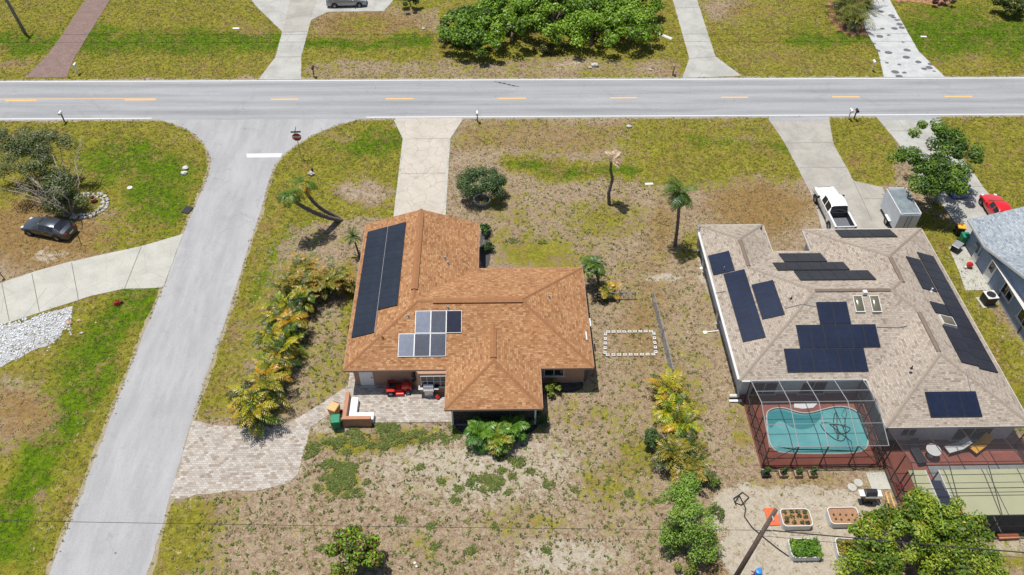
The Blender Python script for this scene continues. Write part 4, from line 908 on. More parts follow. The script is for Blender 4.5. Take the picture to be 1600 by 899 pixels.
# ------------------------------------------------------------------ vegetation
def leafobj(name, V, C, mat, parent=None):
    """V: (n,4,3) leaf quads, C: (n,3) colours -> one mesh"""
    v = V.reshape(-1, 3); me = npmesh(name, v, np.arange(len(v)).reshape(-1, 4), {'col': np.repeat(C, 4, 0)}, MT[mat])
    o = bpy.data.objects.new(name, me); COL.objects.link(o)
    if parent: o.parent = parent
    return o
def leaves(cent, rad, n, size, r, cols, squash=.75, up=.5, hang=0.):
    """n leaves spread round clump centres"""
    k = len(cent); ci = r.integers(0, k, n); d = r.normal(0, 1, (n, 3)); d /= np.linalg.norm(d, axis=1)[:, None]
    rr = rad[ci]*(r.random(n)**.4); P = cent[ci]+d*rr[:, None]*np.array([1, 1, squash])
    nrm = d*.7+np.array([0, 0, up])+r.normal(0, .35, (n, 3)); nrm /= np.linalg.norm(nrm, axis=1)[:, None]
    t = np.cross(nrm, r.normal(0, 1, (n, 3))); t /= np.linalg.norm(t, axis=1)[:, None]; t[:, 2] -= hang; t /= np.linalg.norm(t, axis=1)[:, None]
    b = np.cross(nrm, t); b /= np.linalg.norm(b, axis=1)[:, None]; L_ = (size*r.uniform(.6, 1.25, n))[:, None]; W_ = L_*.27
    V = np.stack([P-t*L_/2, P+b*W_+nrm*L_*.06, P+t*L_/2-nrm*L_*.08, P-b*W_+nrm*L_*.06], 1)
    cl = np.array(cols); tone = r.random(k); w_ = tone[ci]*.6+r.random(n)*.4
    idx = np.clip((w_*len(cl)).astype(int), 0, len(cl)-1); C = cl[idx]*r.uniform(.7, 1.25, (n, 1))
    return V, C
def crown_clumps(els, r, per, rc):
    cs, rs = [], []
    for (c, rad) in els:
        for _ in range(per):
            d = r.normal(0, 1, 3); d /= np.linalg.norm(d); d[2] = abs(d[2])*.9-.25*r.random(); q_ = (.35+.65*r.random()**.5)
            cs.append(np.array(c)+d*np.array(rad)*q_); rs.append(rc*r.uniform(.6, 1.25))
    return np.array(cs), np.array(rs)
def leafy(name, label, cat, base, els, nleaf, size, cols, seed, per=14, rc=.55, trunk=.13, bark='bark', limbs=9, group=None, extra=None, up=.5, stem_n=1, hang=0):
    """base: ground point; els: list of ((px,py,h),(rx,ry,rz)) crown lobes in the picture at height h"""
    r = np.random.default_rng(seed); base = Vector(base); t = thing(name, label, cat, base, 0, group)
    E_ = [(np.array(gp(a[0], a[1], a[2]))-np.array(base), rad) for a, rad in els]
    cs, rs = crown_clumps(E_, r, per, rc); cs[:, 2] = np.maximum(cs[:, 2], .25)
    mb = MB(); top = sum((e[0] for e in E_), np.zeros(3))/len(E_)
    for s in range(stem_n):
        off = Vector((random.uniform(-.2, .2), random.uniform(-.2, .2), 0))*(stem_n > 1)
        mid = Vector((top[0]*.35, top[1]*.35, top[2]*.5))+off; mb.tube([off+Vector((0, 0, -.1)), off*1.3+mid*.5+Vector((.05, .04, 0)), mid], [trunk*1.25, trunk, trunk*.8], 8)
        for i in r.choice(len(cs), min(limbs, len(cs)), replace=False):
            c = Vector(cs[i]); m_ = mid.lerp(c, .5)+Vector((random.uniform(-.2, .2), random.uniform(-.2, .2), .1)); mb.tube([mid-Vector((0, 0, .05)), m_, c], [trunk*.6, trunk*.35, trunk*.12], 6)
    mb.build('trunk', bark, t, smooth=True)
    V, C = leaves(cs, rs, nleaf, size, r, cols, up=up, hang=hang)
    if extra:
        ncol, frac, sz, nm, ecols = extra
        V2, C2 = leaves(cs, rs*1.08, ncol, sz, r, ecols); V, C = np.concatenate([V, V2]), np.concatenate([C, C2])
    leafobj('crown', V, C, 'leaf', t)
    return t
def frond_quads(o, az, el, length, droop, ll, n, r, col, width=.035, vee=.5, tipc=None, twist=0):
    """curved rachis with leaflets both sides"""
    V = []; C = []; P = np.array(o, float); a = el; seg = length/n; d2 = np.array([math.cos(az), math.sin(az)]); side = np.array([-math.sin(az), math.cos(az), 0])
    for i in range(n):
        u = (i+1)/n; dirv = np.array([d2[0]*math.cos(a), d2[1]*math.cos(a), math.sin(a)]); Q = P+dirv*seg
        upv = np.cross(side, dirv)*-1; upv = -upv if upv[2] < 0 else upv
        V.append([P-side*.018, P+side*.018, Q+side*.012, Q-side*.012]); C.append(np.array(col)*.9)
        l = ll*math.sin(PI*min(1, .12+u*.86))**.7
        if u > .12:
            for s in (-1, 1):
                f = side*s*math.cos(vee)+dirv*.55+upv*math.sin(vee)*.5+r.normal(0, .08, 3); f /= np.linalg.norm(f); b = np.cross(f, upv); b /= np.linalg.norm(b)
                tip = P+f*l+np.array([0, 0, -l*.35]); m_ = P+f*l*.5
                V.append([P, m_+dirv*width, tip, m_-dirv*width]); cc = np.array(col) if tipc is None else np.array(col)*(1-u*.75)+np.array(tipc)*u*.75; C.append(cc*r.uniform(.8, 1.2))
        P = Q; a -= droop/n
    return V, C
def palm_head(o, n, length, ll, cols, r, droop=1.9, el=(.0, 1.35), nseg=14, width=.035, tipc=None, az0=0, azr=2*PI):
    V, C = [], []
    for i in range(n):
        az = az0+azr*(i/n)+r.uniform(-.25, .25); e = r.uniform(*el); c = cols[int(r.integers(0, len(cols)))]
        v, c_ = frond_quads(o, az, e, length*r.uniform(.8, 1.12), droop*r.uniform(.7, 1.2), ll, nseg, r, c, width, tipc=tipc); V += v; C += c_
    return V, C
def ringed_trunk(mb, pts, r0, r1, rings=14):
    k = len(pts); P = []; R_ = []
    for i in range(rings+1):
        u = i/rings*(k-1); j = min(int(u), k-2); p = Vector(pts[j]).lerp(Vector(pts[j+1]), u-j); rr = r0+(r1-r0)*i/rings
        P.append(p); R_.append(rr*(1.12 if i % 2 else .94))
    mb.tube(P, R_, 9)
GREENP = [(.09, .16, .02), (.07, .13, .018), (.13, .2, .025), (.05, .10, .02)]
YEL = [(.42, .33, .02), (.2, .28, .015), (.11, .18, .01), (.025, .05, .006), (.50, .26, .015), (.05, .09, .01), (.40, .38, .02), (.03, .06, .006)]
def tall_palm(name, label, base, tip, tiph, n, length, seed, cols=GREENP, r0=.14, r1=.1, bend=(0, 0), ll=.5, el=(-.3, 1.3), droop=2.0, group=None, via=None, width=.06):
    r = np.random.default_rng(seed); B = Vector(gp(*base)); T_ = gp(tip[0], tip[1], tiph)-B; t = thing(name, label, 'palm tree', B, 0, group)
    pts = [Vector((0, 0, -.1))]+([gp(a, b, h)-B for a, b, h in via] if via else [Vector((T_.x*.35+bend[0], T_.y*.35+bend[1], T_.z*.5))])+[T_]
    pp = [Vector(p) for p in pts]
    for _ in range(2):
        q_ = [pp[0]]
        for a, b_ in zip(pp[:-1], pp[1:]): q_ += [a.lerp(b_, .25), a.lerp(b_, .75)]
        q_.append(pp[-1]); pp = q_
    mb = MB(); ringed_trunk(mb, pp, r0, r1, 24); mb.build('trunk', 'palm_bark', t, smooth=True)
    V, C = palm_head(T_, n, length, ll, cols, r, droop, el, width=width); leafobj('fronds', np.array(V), np.array(C), 'frond', t); return t
def areca(label, p, r, nst, length, seed, cols=YEL, group=None, name='areca_palm', h0=.6, tipc=(.42, .30, .03), dead=0, cat='palm', radius=.35):
    rr = np.random.default_rng(seed); t = thing(name, label, cat, p, 0, group); V, C = [], []; mb = MB()
    for i in range(nst):
        a = rr.uniform(0, 2*PI); d = rr.uniform(0, radius); o = np.array([math.cos(a)*d, math.sin(a)*d, 0]); h = rr.uniform(h0*.5, h0*1.6); top = o*1.5+np.array([0, 0, h])
        mb.tube([tuple(o-np.array([0, 0, .1])), tuple(top)], [.04, .028], 6)
        kk = int(rr.integers(0, len(cols)))
        v, c = palm_head(top, 5, length*1.25, .42, [cols[kk], cols[kk], cols[(kk+1) % len(cols)]], rr, 1.6, (.35, 1.35), 13, .055, tipc=tipc if rr.random() < .35 else None, az0=rr.uniform(0, 6)); V += v; C += c
    if dead:
        v, c = palm_head((0, 0, h0), dead, length, .35, [(.42, .37, .3), (.3, .25, .2)], rr, 2.0, (.1, .7), 9, .04); V += v; C += c
    mb.build('stem', 'bark_pale', t); leafobj('fronds', np.array(V), np.array(C), 'frond', t); return t

G_DARK = [(.018, .05, .008), (.03, .08, .012), (.05, .12, .015), (.075, .16, .02)]
G_MID = [(.035, .07, .018), (.05, .10, .025), (.07, .13, .03), (.09, .15, .04)]
G_BRIGHT = [(.05, .12, .01), (.09, .2, .015), (.14, .27, .02), (.18, .32, .03)]
# dense thicket north of the road
for i, (bx, by, h, rx, ry, rz, lab) in enumerate(((742, 62, 1.6, 4.2, 3.2, 2.6, 'dense dark green tree at the west end of the thicket beyond the road'), (800, 40, 2.2, 4.6, 4.2, 3.2, 'rounded bright green tree, second from the left of the thicket beyond the road'),
      (868, 30, 2.2, 4.4, 4.4, 3.2, 'leafy green tree in the middle of the thicket beyond the road'), (925, 50, 1.8, 4.2, 3.4, 2.9, 'bushy glossy green tree right of the middle of the thicket'), (985, 42, 1.7, 3.6, 3.8, 2.6, 'low spreading green tree at the east end of the thicket beyond the road'))):
    c = gp(bx, by, h); leafy('tree', lab, 'tree', (c.x, c.y, 0), [((bx, by, h), (rx, ry, rz)), ((bx-18, by-26, h*.9), (rx*.7, ry*.8, rz*.8)), ((bx+14, by-38, h), (rx*.7, ry*.8, rz*.8))], 11000, .36, [(.09, .17, .012), (.15, .27, .018), (.22, .36, .025), (.27, .42, .035)] if i != 0 else [(.05, .10, .012), (.10, .19, .015), (.16, .29, .02), (.2, .34, .03)], 20+i, per=22, rc=.95, trunk=.2, group='trees of the thicket beyond the road', up=.6)
for i, (x, y, lab, sz) in enumerate(((702, 62, 'scrubby olive bush at the left foot of the thicket', .9), (850, 76, 'straggly olive bush in front of the thicket', .7))):
    c = gp(x, y); leafy('bush', lab, 'bush', c, [((x, y, .6), (sz*1.6, sz, sz))], 1800, .2, [(.09, .085, .02), (.12, .12, .03), (.06, .07, .015)], 40+i, per=10, rc=.45, trunk=.05)
c = gp(640, 6); leafy('bush', 'small dark clipped bush beside the silver minivan drive', 'bush', c, [((640, 2, 1.1), (1.3, 1.2, 1.2))], 2400, .2, G_DARK, 44, per=12, rc=.4, trunk=.07)
c = gp(1588, 22); leafy('bush', 'yellow-green bush in the far top right corner', 'bush', c, [((1584, 8, 1.2), (2.6, 1.8, 1.4)), ((1600, 18, 1.0), (2.0, 1.5, 1.3))], 4200, .3, [(.10, .12, .02), (.06, .085, .015), (.16, .17, .03)], 45, per=14, rc=.6, trunk=.08)
for i, (x, y, lab) in enumerate(((1308, 12, 'areca palm behind the others in the mulch bed by the spotted drive'), (1330, 46, 'areca palm nearest the road in the mulch bed by the spotted drive'), (1344, 8, 'areca palm leaning over the spotted drive'), (1320, 30, 'areca palm in the middle of the mulch bed by the spotted drive'))):
    areca(lab, gp(x, y), .5, 11, 2.1, 50+i, [(.12, .15, .02), (.2, .2, .03), (.05, .09, .015)], group='palms in the mulch bed', tipc=(.26, .24, .04), radius=.8, h0=1.0)
drive('mulch_bed', [(1290, -20), (1296, 30), (1310, 48), (1330, 56), (1356, 54), (1348, 37), (1352, -20)], 'mulch', .012, jit=.06, seed=3)
drive('mulch_bed', [(1392, -20), (1400, 2), (1440, 4), (1470, 11), (1485, 4), (1500, -20)], 'mulch', .012, jit=.06, seed=4)
c = gp(1478, 6); leafy('bush', 'dark red-leaved shrub in the mulch bed right of the spotted drive', 'bush', c, [((1474, 1, .6), (1.6, .8, .6))], 1200, .22, [(.06, .03, .03), (.10, .04, .03), (.04, .07, .02)], 47, per=8, rc=.4, trunk=.04)
# jacaranda of the west lot
jb = gp(112, 338)
t = leafy('tree', 'half-bare spreading tree with grey twisting branches and bluish blossom on the west lot', 'tree', jb, [((40, 250, 3.8), (3.4, 2.2, 1.3)), ((70, 226, 4.4), (3.2, 1.7, 1.1)), ((92, 285, 2.6), (2.2, 1.9, 1.1)), ((20, 225, 4.2), (3.0, 1.8, 1.1)), ((100, 315, 1.5), (1.6, 1.2, .9))], 27000, .18, [(.10, .13, .05), (.14, .18, .06), (.19, .22, .08), (.24, .25, .12)], 61, per=14, rc=.9, trunk=.2, bark='bark_pale', limbs=0, up=.3, extra=(700, 0, .15, 'blossom', [(.16, .17, .33), (.22, .23, .38), (.3, .3, .42)]))
rj = random.Random(5); mb = MB()
for i in range(26):
    tx, ty, th = rj.uniform(-10, 135), rj.uniform(195, 320), rj.uniform(2.2, 5.2); e = gp(tx, ty, th)-jb
    if e.length > 9: continue
    m1 = e*.35+Vector((rj.uniform(-.5, .5), rj.uniform(-.4, .4), .5)); m2 = e*.7+Vector((rj.uniform(-.6, .6), rj.uniform(-.4, .4), .4)); mb.tube([Vector((0, 0, .2)), m1, m2, e], [.09, .05, .03, .012], 6)
    for _ in range(4):
        s_ = m1.lerp(e, rj.uniform(.2, .9)); mb.tube([s_, s_+Vector((rj.uniform(-1, 1), rj.uniform(-1, 1), rj.uniform(.1, .8)))], [.022, .008], 5)
mb.build('branch', 'bark_pale', t, smooth=True)
# round tree with the white planter ring
c = gp(752, 313); leafy('tree', 'small round grey-green tree standing in a white edging ring', 'tree', c, [((752, 287, 1.7), (2.15, 1.9, 1.35))], 15000, .15, [(.06, .11, .03), (.09, .15, .05), (.13, .2, .07), (.05, .09, .03)], 62, per=48, rc=.6, trunk=.09, up=.4)
mb = MB(); 
for i in range(22):
    a = 2*PI*i/22; mb.box((math.cos(a)*.75, math.sin(a)*.75, .06), (.2, .12, .16), rz=a+PI/2)
tag(mb.build('tree_ring', 'concrete_block', loc=c+Vector((.05, 0, 0))), 'white scalloped edging ring round the foot of the small round tree', 'tree ring')
# big tree over the neighbour's drive
c = gp(1461, 318); leafy('tree', 'tall leafy tree with pale limbs shading the drive of the blue-grey house', 'tree', c, [((1462, 215, 4.6), (3.0, 2.0, 1.1)), ((1440, 250, 4.3), (2.7, 2.0, 1.1)), ((1495, 240, 4.4), (2.2, 2.0, 1.1)), ((1468, 270, 4.3), (2.6, 1.6, 1.2)), ((1478, 296, 3.8), (1.8, 1.0, .9)), ((1447, 290, 3.6), (1.1, .9, .7))], 19000, .25, [(.04, .08, .012), (.07, .14, .015), (.12, .21, .02), (.18, .28, .03)], 63, per=12, rc=.78, trunk=.17, bark='bark_pale', limbs=16, up=.5)
# mango tree
c = gp(1430, 905); leafy('tree', 'large leafy fruit tree with yellow-green new growth at the bottom right', 'tree', c, [((1440, 880, 3.0), (4.4, 3.6, 2.2)), ((1400, 850, 2.8), (2.8, 2.2, 1.6)), ((1470, 820, 3.0), (2.8, 2.0, 1.6)), ((1500, 870, 2.8), (2.8, 2.6, 1.7)), ((1430, 800, 2.9), (1.7, 1.3, 1.2)), ((1360, 890, 2.3), (1.8, 1.6, 1.4))], 34000, .21, [(.07, .12, .012), (.12, .2, .016), (.2, .29, .02), (.3, .36, .03)], 64, per=30, rc=.6, trunk=.22, limbs=14, up=.65, extra=(1500, 0, .22, 'new_growth', [(.45, .22, .03), (.42, .36, .05), (.35, .15, .03)]))
# bush by the bottom edge
c = gp(549, 893); leafy('bush', 'round bush, lime green in the middle and bronze around the rim, at the bottom edge', 'bush', c, [((549, 868, 1.3), (1.9, 1.7, 1.1))], 6000, .24, [(.14, .25, .015), (.22, .36, .02), (.08, .13, .015)], 65, per=26, rc=.45, trunk=.07, up=.7, extra=(2400, 0, .24, 'bronze_leaves', [(.12, .06, .02), (.07, .05, .02), (.2, .10, .03), (.05, .07, .015)]))
# feathery light tree
c = gp(1086, 868); leafy('tree', 'slim feathery light green tree at the south end of the palm row', 'tree', c, [((1082, 815, 2.4), (1.5, 1.3, 1.5)), ((1060, 780, 2.6), (1.0, .8, .9)), ((1098, 850, 1.7), (1.0, .9, .9)), ((1072, 760, 2.7), (.9, .7, .7)), ((1050, 835, 1.2), (.8, .7, .6))], 13000, .15, [(.14, .24, .03), (.2, .33, .045), (.26, .4, .06), (.10, .17, .03)], 66, per=15, rc=.55, trunk=.06, bark='bark_pale', limbs=14, up=.5, stem_n=3)
c = gp(1076, 893); leafy('bush', 'tuft of yellow-green leaves below the feathery tree at the bottom edge', 'bush', c, [((1076, 886, .5), (.8, .5, .5))], 700, .2, [(.2, .24, .04), (.13, .2, .03)], 67, per=8, rc=.3, trunk=.03)
# leaning twin palm
tall_palm('leaning_palm', 'long-trunked palm leaning far west over the corner lawn, green head drooping', (534, 344), (452, 303), 5.0, 15, 1.5, 70, [(.08, .17, .02), (.06, .12, .015), (.14, .2, .02)], .21, .13, ll=.5, el=(-.7, .9), group='twin leaning palms', via=[(500, 337, 1.9), (476, 325, 3.3), (458, 313, 4.3)])
tall_palm('leaning_palm', 'leaning palm with a yellowing head, upper of the twin trunks on the corner lawn', (530, 341), (472, 286), 5.4, 14, 1.6, 71, [(.2, .24, .02), (.5, .36, .02), (.08, .15, .015), (.55, .34, .02)], .19, .12, ll=.5, el=(-.6, 1.0), group='twin leaning palms', via=[(500, 326, 2.2), (482, 308, 3.8)])
tall_palm('palm_tree', 'small spiky-headed palm at the northwest corner of the orange-roofed house', (562, 402), (551, 369), 2.2, 40, .95, 72, [(.11, .15, .04), (.16, .2, .06), (.07, .11, .03)], .09, .06, ll=.12, el=(-.4, 1.4), droop=1.0, width=.03)
tall_palm('palm_tree', 'straight single palm with a small drooping head near the tan-roofed house', (1055, 384), (1062, 301), 6.0, 34, 1.75, 73, [(.09, .15, .02), (.15, .2, .03), (.05, .10, .015)], .15, .12, el=(-1.0, 1.2), droop=1.5)
tall_palm('palm_tree', 'short green palm beside the east wall of the orange-roofed house', (936, 447), (927, 415), 2.3, 24, 1.35, 74, GREENP, .1, .08, el=(-.2, 1.3), droop=1.7)
# dead palm
B = gp(952, 319); t = thing('dead_palm', 'dead palm trunk topped with a few dry tan fronds in the front yard', 'palm tree', B)
mb = MB(); pts = [Vector((0, 0, -.1))]+[gp(a, b, h)-B for a, b, h in ((951, 302, 1.3), (957, 280, 2.8), (954, 266, 3.8), (955, 252, 4.8))]; ringed_trunk(mb, pts, .17, .1, 20); mb.build('trunk', 'palm_bark', t, smooth=True)
r_ = np.random.default_rng(9); V, C = palm_head(pts[-1], 12, 1.3, .35, [(.56, .43, .29), (.42, .3, .19)], r_, 1.7, (.4, 1.4), 10, .10, az0=-1.2, azr=3.6); leafobj('dry_fronds', np.array(V), np.array(C), 'frond', t)
# roadside palm hedge, from the paver drive northwards then east along the yard
hp = [(408, 650), (395, 628), (418, 612), (428, 585), (440, 560), (432, 530), (452, 540), (442, 505), (458, 512), (450, 480), (470, 470), (455, 452), (482, 450), (505, 446), (528, 444), (480, 425)]
ordn = ['first', 'second', 'third', 'fourth', 'fifth', 'sixth', 'seventh', 'eighth', 'ninth', 'tenth', 'eleventh', 'twelfth', 'thirteenth', 'fourteenth', 'fifteenth', 'sixteenth']
for i, (x, y) in enumerate(hp):
    areca(f'yellow-green areca palm clump, {ordn[i]} from the paver drive in the roadside hedge', gp(x, y+14), .6, 9, 1.3+.25*(i < 3), 80+i, YEL if i < 11 else [(.24, .2, .03), (.11, .15, .02), (.07, .12, .015), (.35, .2, .04)], group='areca palms of the roadside hedge', h0=1.1, dead=3 if i in (1, 7, 8) else 0, radius=.5)
for i, (x, y) in enumerate(((1042, 612), (1052, 640), (1060, 672), (1070, 700), (1050, 715), (1072, 735))):
    areca(f'yellowing areca palm, {ordn[i]} from the north in the row between the two houses', gp(x, y+10), .5, 7, 1.35, 110+i, YEL if i < 3 else [(.2, .2, .03), (.10, .13, .02), (.24, .18, .05), (.04, .065, .012), (.05, .08, .015)], group='areca palms between the two houses', h0=.8, dead=3 if i > 2 else 0, radius=.5)
c = gp(1026, 705); leafy('bush', 'round dark green bush on the west side of the palm row', 'bush', c, [((1027, 690, .9), (1.0, 1.0, .9))], 2600, .16, G_MID, 120, per=16, rc=.35, trunk=.05)
# broad palms in front of the lanai
for i, (x, y, lab) in enumerate(((752, 690, 'left of the three lush green cycad-like palms in front of the screened lanai'), (778, 696, 'yellowish palm, middle of the three lush palms in front of the screened lanai'), (800, 680, 'right and tallest of the three lush palms in front of the screened lanai'))):
    r_ = np.random.default_rng(130+i); B = gp(x, y); t = thing('palm', lab, 'palm', B, 0, 'lush palms in front of the lanai'); mb = MB(); mb.tube([(0, 0, -.1), (0, .05, .7)], [.14, .1], 8); mb.build('trunk', 'palm_bark', t)
    V, C = palm_head((0, .05, .75), 26, 1.45, .55, [(.09, .2, .02), (.13, .26, .03), (.06, .15, .02)] if i != 1 else [(.2, .26, .03), (.13, .22, .02), (.28, .26, .03)], r_, 1.5, (.15, 1.35), 12, .07); leafobj('fronds', np.array(V), np.array(C), 'frond', t)
areca('yellow and orange croton-like shrub beside the short palm east of the orange-roofed house', gp(948, 462), .4, 5, .8, 140, [(.3, .25, .03), (.12, .15, .02), (.42, .26, .02), (.05, .08, .02)], name='shrub', cat='shrub', h0=.4, tipc=(.5, .3, .02))
for i, (x, y, sz, cols, lab) in enumerate(((756, 366, .5, G_DARK, 'clipped dark green ball shrub at the northeast corner of the garage'), (762, 392, .45, G_DARK, 'dark shrub in the shade of the garage wall'), (862, 612, .5, [(.2, .26, .03), (.28, .3, .04), (.12, .18, .02)], 'yellow-green shrub in the dark gravel bed by the lanai corner'), (842, 662, .5, G_MID, 'dark green fern at the east corner of the lanai'), (555, 520, .4, [(.13, .1, .05), (.2, .1, .05), (.08, .07, .03)], 'reddish low shrub by the west wall of the orange-roofed house'), (937, 470, .4, [(.08, .05, .04), (.05, .05, .03)], 'dark purple low shrub under the short palm'))):
    c = gp(x, y); leafy('shrub', lab, 'shrub', c, [((x, y-6, sz), (sz*1.2, sz*1.1, sz*.9))], 900, .16, cols, 150+i, per=9, rc=.3, trunk=.03)
for i, (x, y, lab) in enumerate(((1118, 800, 'small light green weed shrub at the edge of the garden sand'), (1050, 862, 'low pale shrub left of the feathery tree'), (1115, 752, 'small green shrub by the hose at the garden corner'))):
    c = gp(x, y+4); leafy('shrub', lab, 'shrub', c, [((x, y, .4), (.6, .5, .4))], 500, .14, [(.13, .2, .03), (.09, .15, .03)], 160+i, per=7, rc=.25, trunk=.02)

# ------------------------------------------------------------------ vehicles
def wheel(parent, x, y, r=.33, w_=.22, rim='rim', name='wheel'):
    mb = MB(); o = 1 if y > 0 else -1
    prof = [(r*.62, -w_/2), (r*.95, -w_/2), (r, -w_*.3), (r, w_*.3), (r*.95, w_/2), (r*.62, w_/2)]
    n = 20; vs = [(rr*math.cos(2*PI*j/n), zz, rr*math.sin(2*PI*j/n)) for rr, zz in prof for j in range(n)]; k = len(prof)
    mb.add(vs, [(i*n+j, (i+1)*n+j, (i+1)*n+(j+1) % n, i*n+(j+1) % n) for i in range(k-1) for j in range(n)]); 
    W_ = thing_part(name, parent, (x, y, r)); mb.build('tyre', 'rubber', W_)
    rm = MB(); vs = [(0, o*w_*.38, 0)]; m = 10
    for j in range(m*2):
        a = PI*j/m; rr = r*.62; vs.append((rr*math.cos(a), o*(w_*.44 if j % 2 else w_*.30), rr*math.sin(a)))
    rm.add(vs, [(0, 1+j, 1+(j+1) % (2*m)) for j in range(2*m)]); rm.build('rim', rim, W_); return W_
def thing_part(name, parent, loc):
    o = bpy.data.objects.new(name, None); COL.objects.link(o); o.location = loc; o.parent = parent; o.empty_display_size = .1; return o
def car_body(t, st, paint, glass, W, wheels, wr=.33, zb=.22):
    """st: stations (x, ztop, belt, halfwidth, tophalf); glass: dict of station ranges; parts split from one loft"""
    rows = []
    for x, zt, bl, hw, th in st:
        sh = min(bl, zt-.02); r_ = [(hw*.86, zb), (hw*.97, zb+.12), (hw, (zb+sh)*.55), (hw*.985, sh-.03), (hw*.955, sh), (th+(.05 if zt > sh+.15 else .02), max(sh+.01, zt-.07)), (th*.8, zt-.012), (0, zt)]
        rows.append([(x, y, z) for y, z in r_]+[(x, -y, z) for y, z in r_[-2::-1]])
    m = len(rows[0]); parts = {}
    for i in range(len(rows)-1):
        for j in range(m-1):
            jj = j if j < 7 else 13-j; key = 'body'
            for nm, (a, b_, js) in glass.items():
                if a <= i < b_ and jj in js: key = nm+('' if nm in ('windshield', 'rear_window') else ('_l' if j < 7 else '_r'))
            parts.setdefault(key, []).append((rows[i][j], rows[i+1][j], rows[i+1][j+1], rows[i][j+1]))
    b = MB()
    for q_ in parts.pop('body'): b.add(q_, [(0, 1, 2, 3)])
    b.add(rows[0], [list(range(m))]); b.add(rows[-1], [list(range(m-1, -1, -1))])
    for i in range(len(rows)-1): b.add([rows[i][0], rows[i+1][0], rows[i+1][-1], rows[i][-1]], [(3, 2, 1, 0)])
    body = b.build('body', paint, t); me = body.data
    import bmesh
    bm = bmesh.new(); bm.from_mesh(me); bmesh.ops.remove_doubles(bm, verts=bm.verts, dist=.001); bmesh.ops.recalc_face_normals(bm, faces=bm.faces); bm.to_mesh(me); bm.free()
    for p in me.polygons: p.use_smooth = True
    body.modifiers.new('es', 'EDGE_SPLIT').split_angle = math.radians(38)
    for k_, qs in parts.items():
        g = MB()
        for q_ in qs: g.add(q_, [(0, 1, 2, 3)])
        g.build(k_.replace('_l', '').replace('_r', '') if k_.startswith('side') else k_, 'glass_dark', t)
    for x in wheels:
        for s in (-1, 1):
            wheel(t, x, s*(W/2-.08), wr)
            a = MB(); n = 14; vs = [(x, s*(W/2+.004), wr)]+[(x+(wr+.07)*math.cos(PI*j/n*1.3-.15*PI), s*(W/2+.004), wr+(wr+.07)*math.sin(PI*j/n*1.3-.15*PI)) for j in range(n+1)]
            a.add(vs, [(0, j+1, j+2) for j in range(n)]); a.build('wheel_arch', 'black_plastic', body)
    return body
def sedan(name, label, cat, loc, rz, paint, L_=4.6, H=1.44, van=False, group=None):
    t = thing(name, label, cat, loc, rz, group); W = 1.78; k = L_/4.6; h = H/1.44
    if van:
        st = [(0, .62, .6, .72, .5), (.12, .82, .8, .84, .6), (.75, .98, .95, .9, .68), (1.05, 1.08, 1.02, .91, .72), (1.95, 1.66, 1.02, .92, .66), (2.2, 1.72, 1.02, .92, .68), (3.0, 1.75, 1.02, .92, .7), (3.08, 1.75, 1.02, .92, .7), (4.0, 1.74, 1.02, .92, .7), (4.08, 1.74, 1.02, .92, .7), (4.55, 1.7, 1.02, .9, .66), (4.82, 1.2, 1.05, .88, .66), (4.9, .7, .68, .82, .6)]
        gl = {'windshield': (3, 4, (5, 6)), 'side_window': (4, 6, (4,)), 'side_window2': (7, 8, (4,)), 'side_window3': (9, 10, (4,)), 'rear_window': (10, 11, (5, 6))}; wh = (.85, 3.9); W = 1.86
    else:
        st = [(0, .5, .48, .66, .5), (.1, .66*h, .62, .78, .58), (.7, .83*h, .8, .87, .66), (1.3, .93*h, .88, .89, .70), (2.05, 1.38*h, .92*h, .89, .56), (2.35, 1.44*h, .92*h, .89, .56), (2.72, 1.45*h, .93*h, .89, .56), (2.8, 1.45*h, .93*h, .89, .56), (3.2, 1.40*h, .94*h, .89, .55), (3.45, 1.34*h, .95*h, .89, .53), (4.08, 1.06*h, .97*h, .87, .62), (4.5, 1.02*h, .95*h, .82, .62), (4.6, .8*h, .78, .78, .6)]
        st = [(a*k, b, c_, d, e) for a, b, c_, d, e in st]; gl = {'windshield': (3, 4, (5, 6)), 'side_window': (4, 6, (4,)), 'side_window2': (7, 9, (4,)), 'rear_window': (9, 10, (5, 6))}; wh = (.85*k, 3.6*k)
    car_body(t, st, paint, gl, W, wh)
    for o in list(t.children):
        if o.name.startswith('side_window'): o.name = 'side_window'
    Lx = st[-1][0]; zt = .62 if not van else .72
    for s in (-1, 1):
        MB().box((.16, s*.6, zt+.02), (.22, .28, .12), rz=-s*.35).build('headlight', 'headlight', t, bevel=.02)
        MB().box((Lx-.07, s*.62, zt+.17), (.14, .26, .16), rz=s*.2).build('tail_light', 'taillight', t, bevel=.02)
        MB().box((1.62*(1 if not van else .95), s*(W/2+.07), .98), (.12, .18, .12)).build('mirror', paint, t, bevel=.03)
        MB().box((2.4, s*(W/2-.005), .78), (.16, .025, .03)).build('door_handle', 'chrome', t); MB().box((3.3, s*(W/2-.005), .80), (.16, .025, .03)).build('door_handle', 'chrome', t)
    MB().box((.0, 0, .42), (.06, .8, .14)).build('grille', 'black_plastic', t)
    MB().box((Lx+.005, 0, .6), (.03, .5, .14)).build('licence_plate', 'white', t)
    for o in t.children:   # centre the car on its empty: nose at -L/2
        o.location.x -= Lx/2
    return t
def heading(a, b_): a, b_ = gp(*a), gp(*b_); return math.atan2(b_.y-a.y, b_.x-a.x)
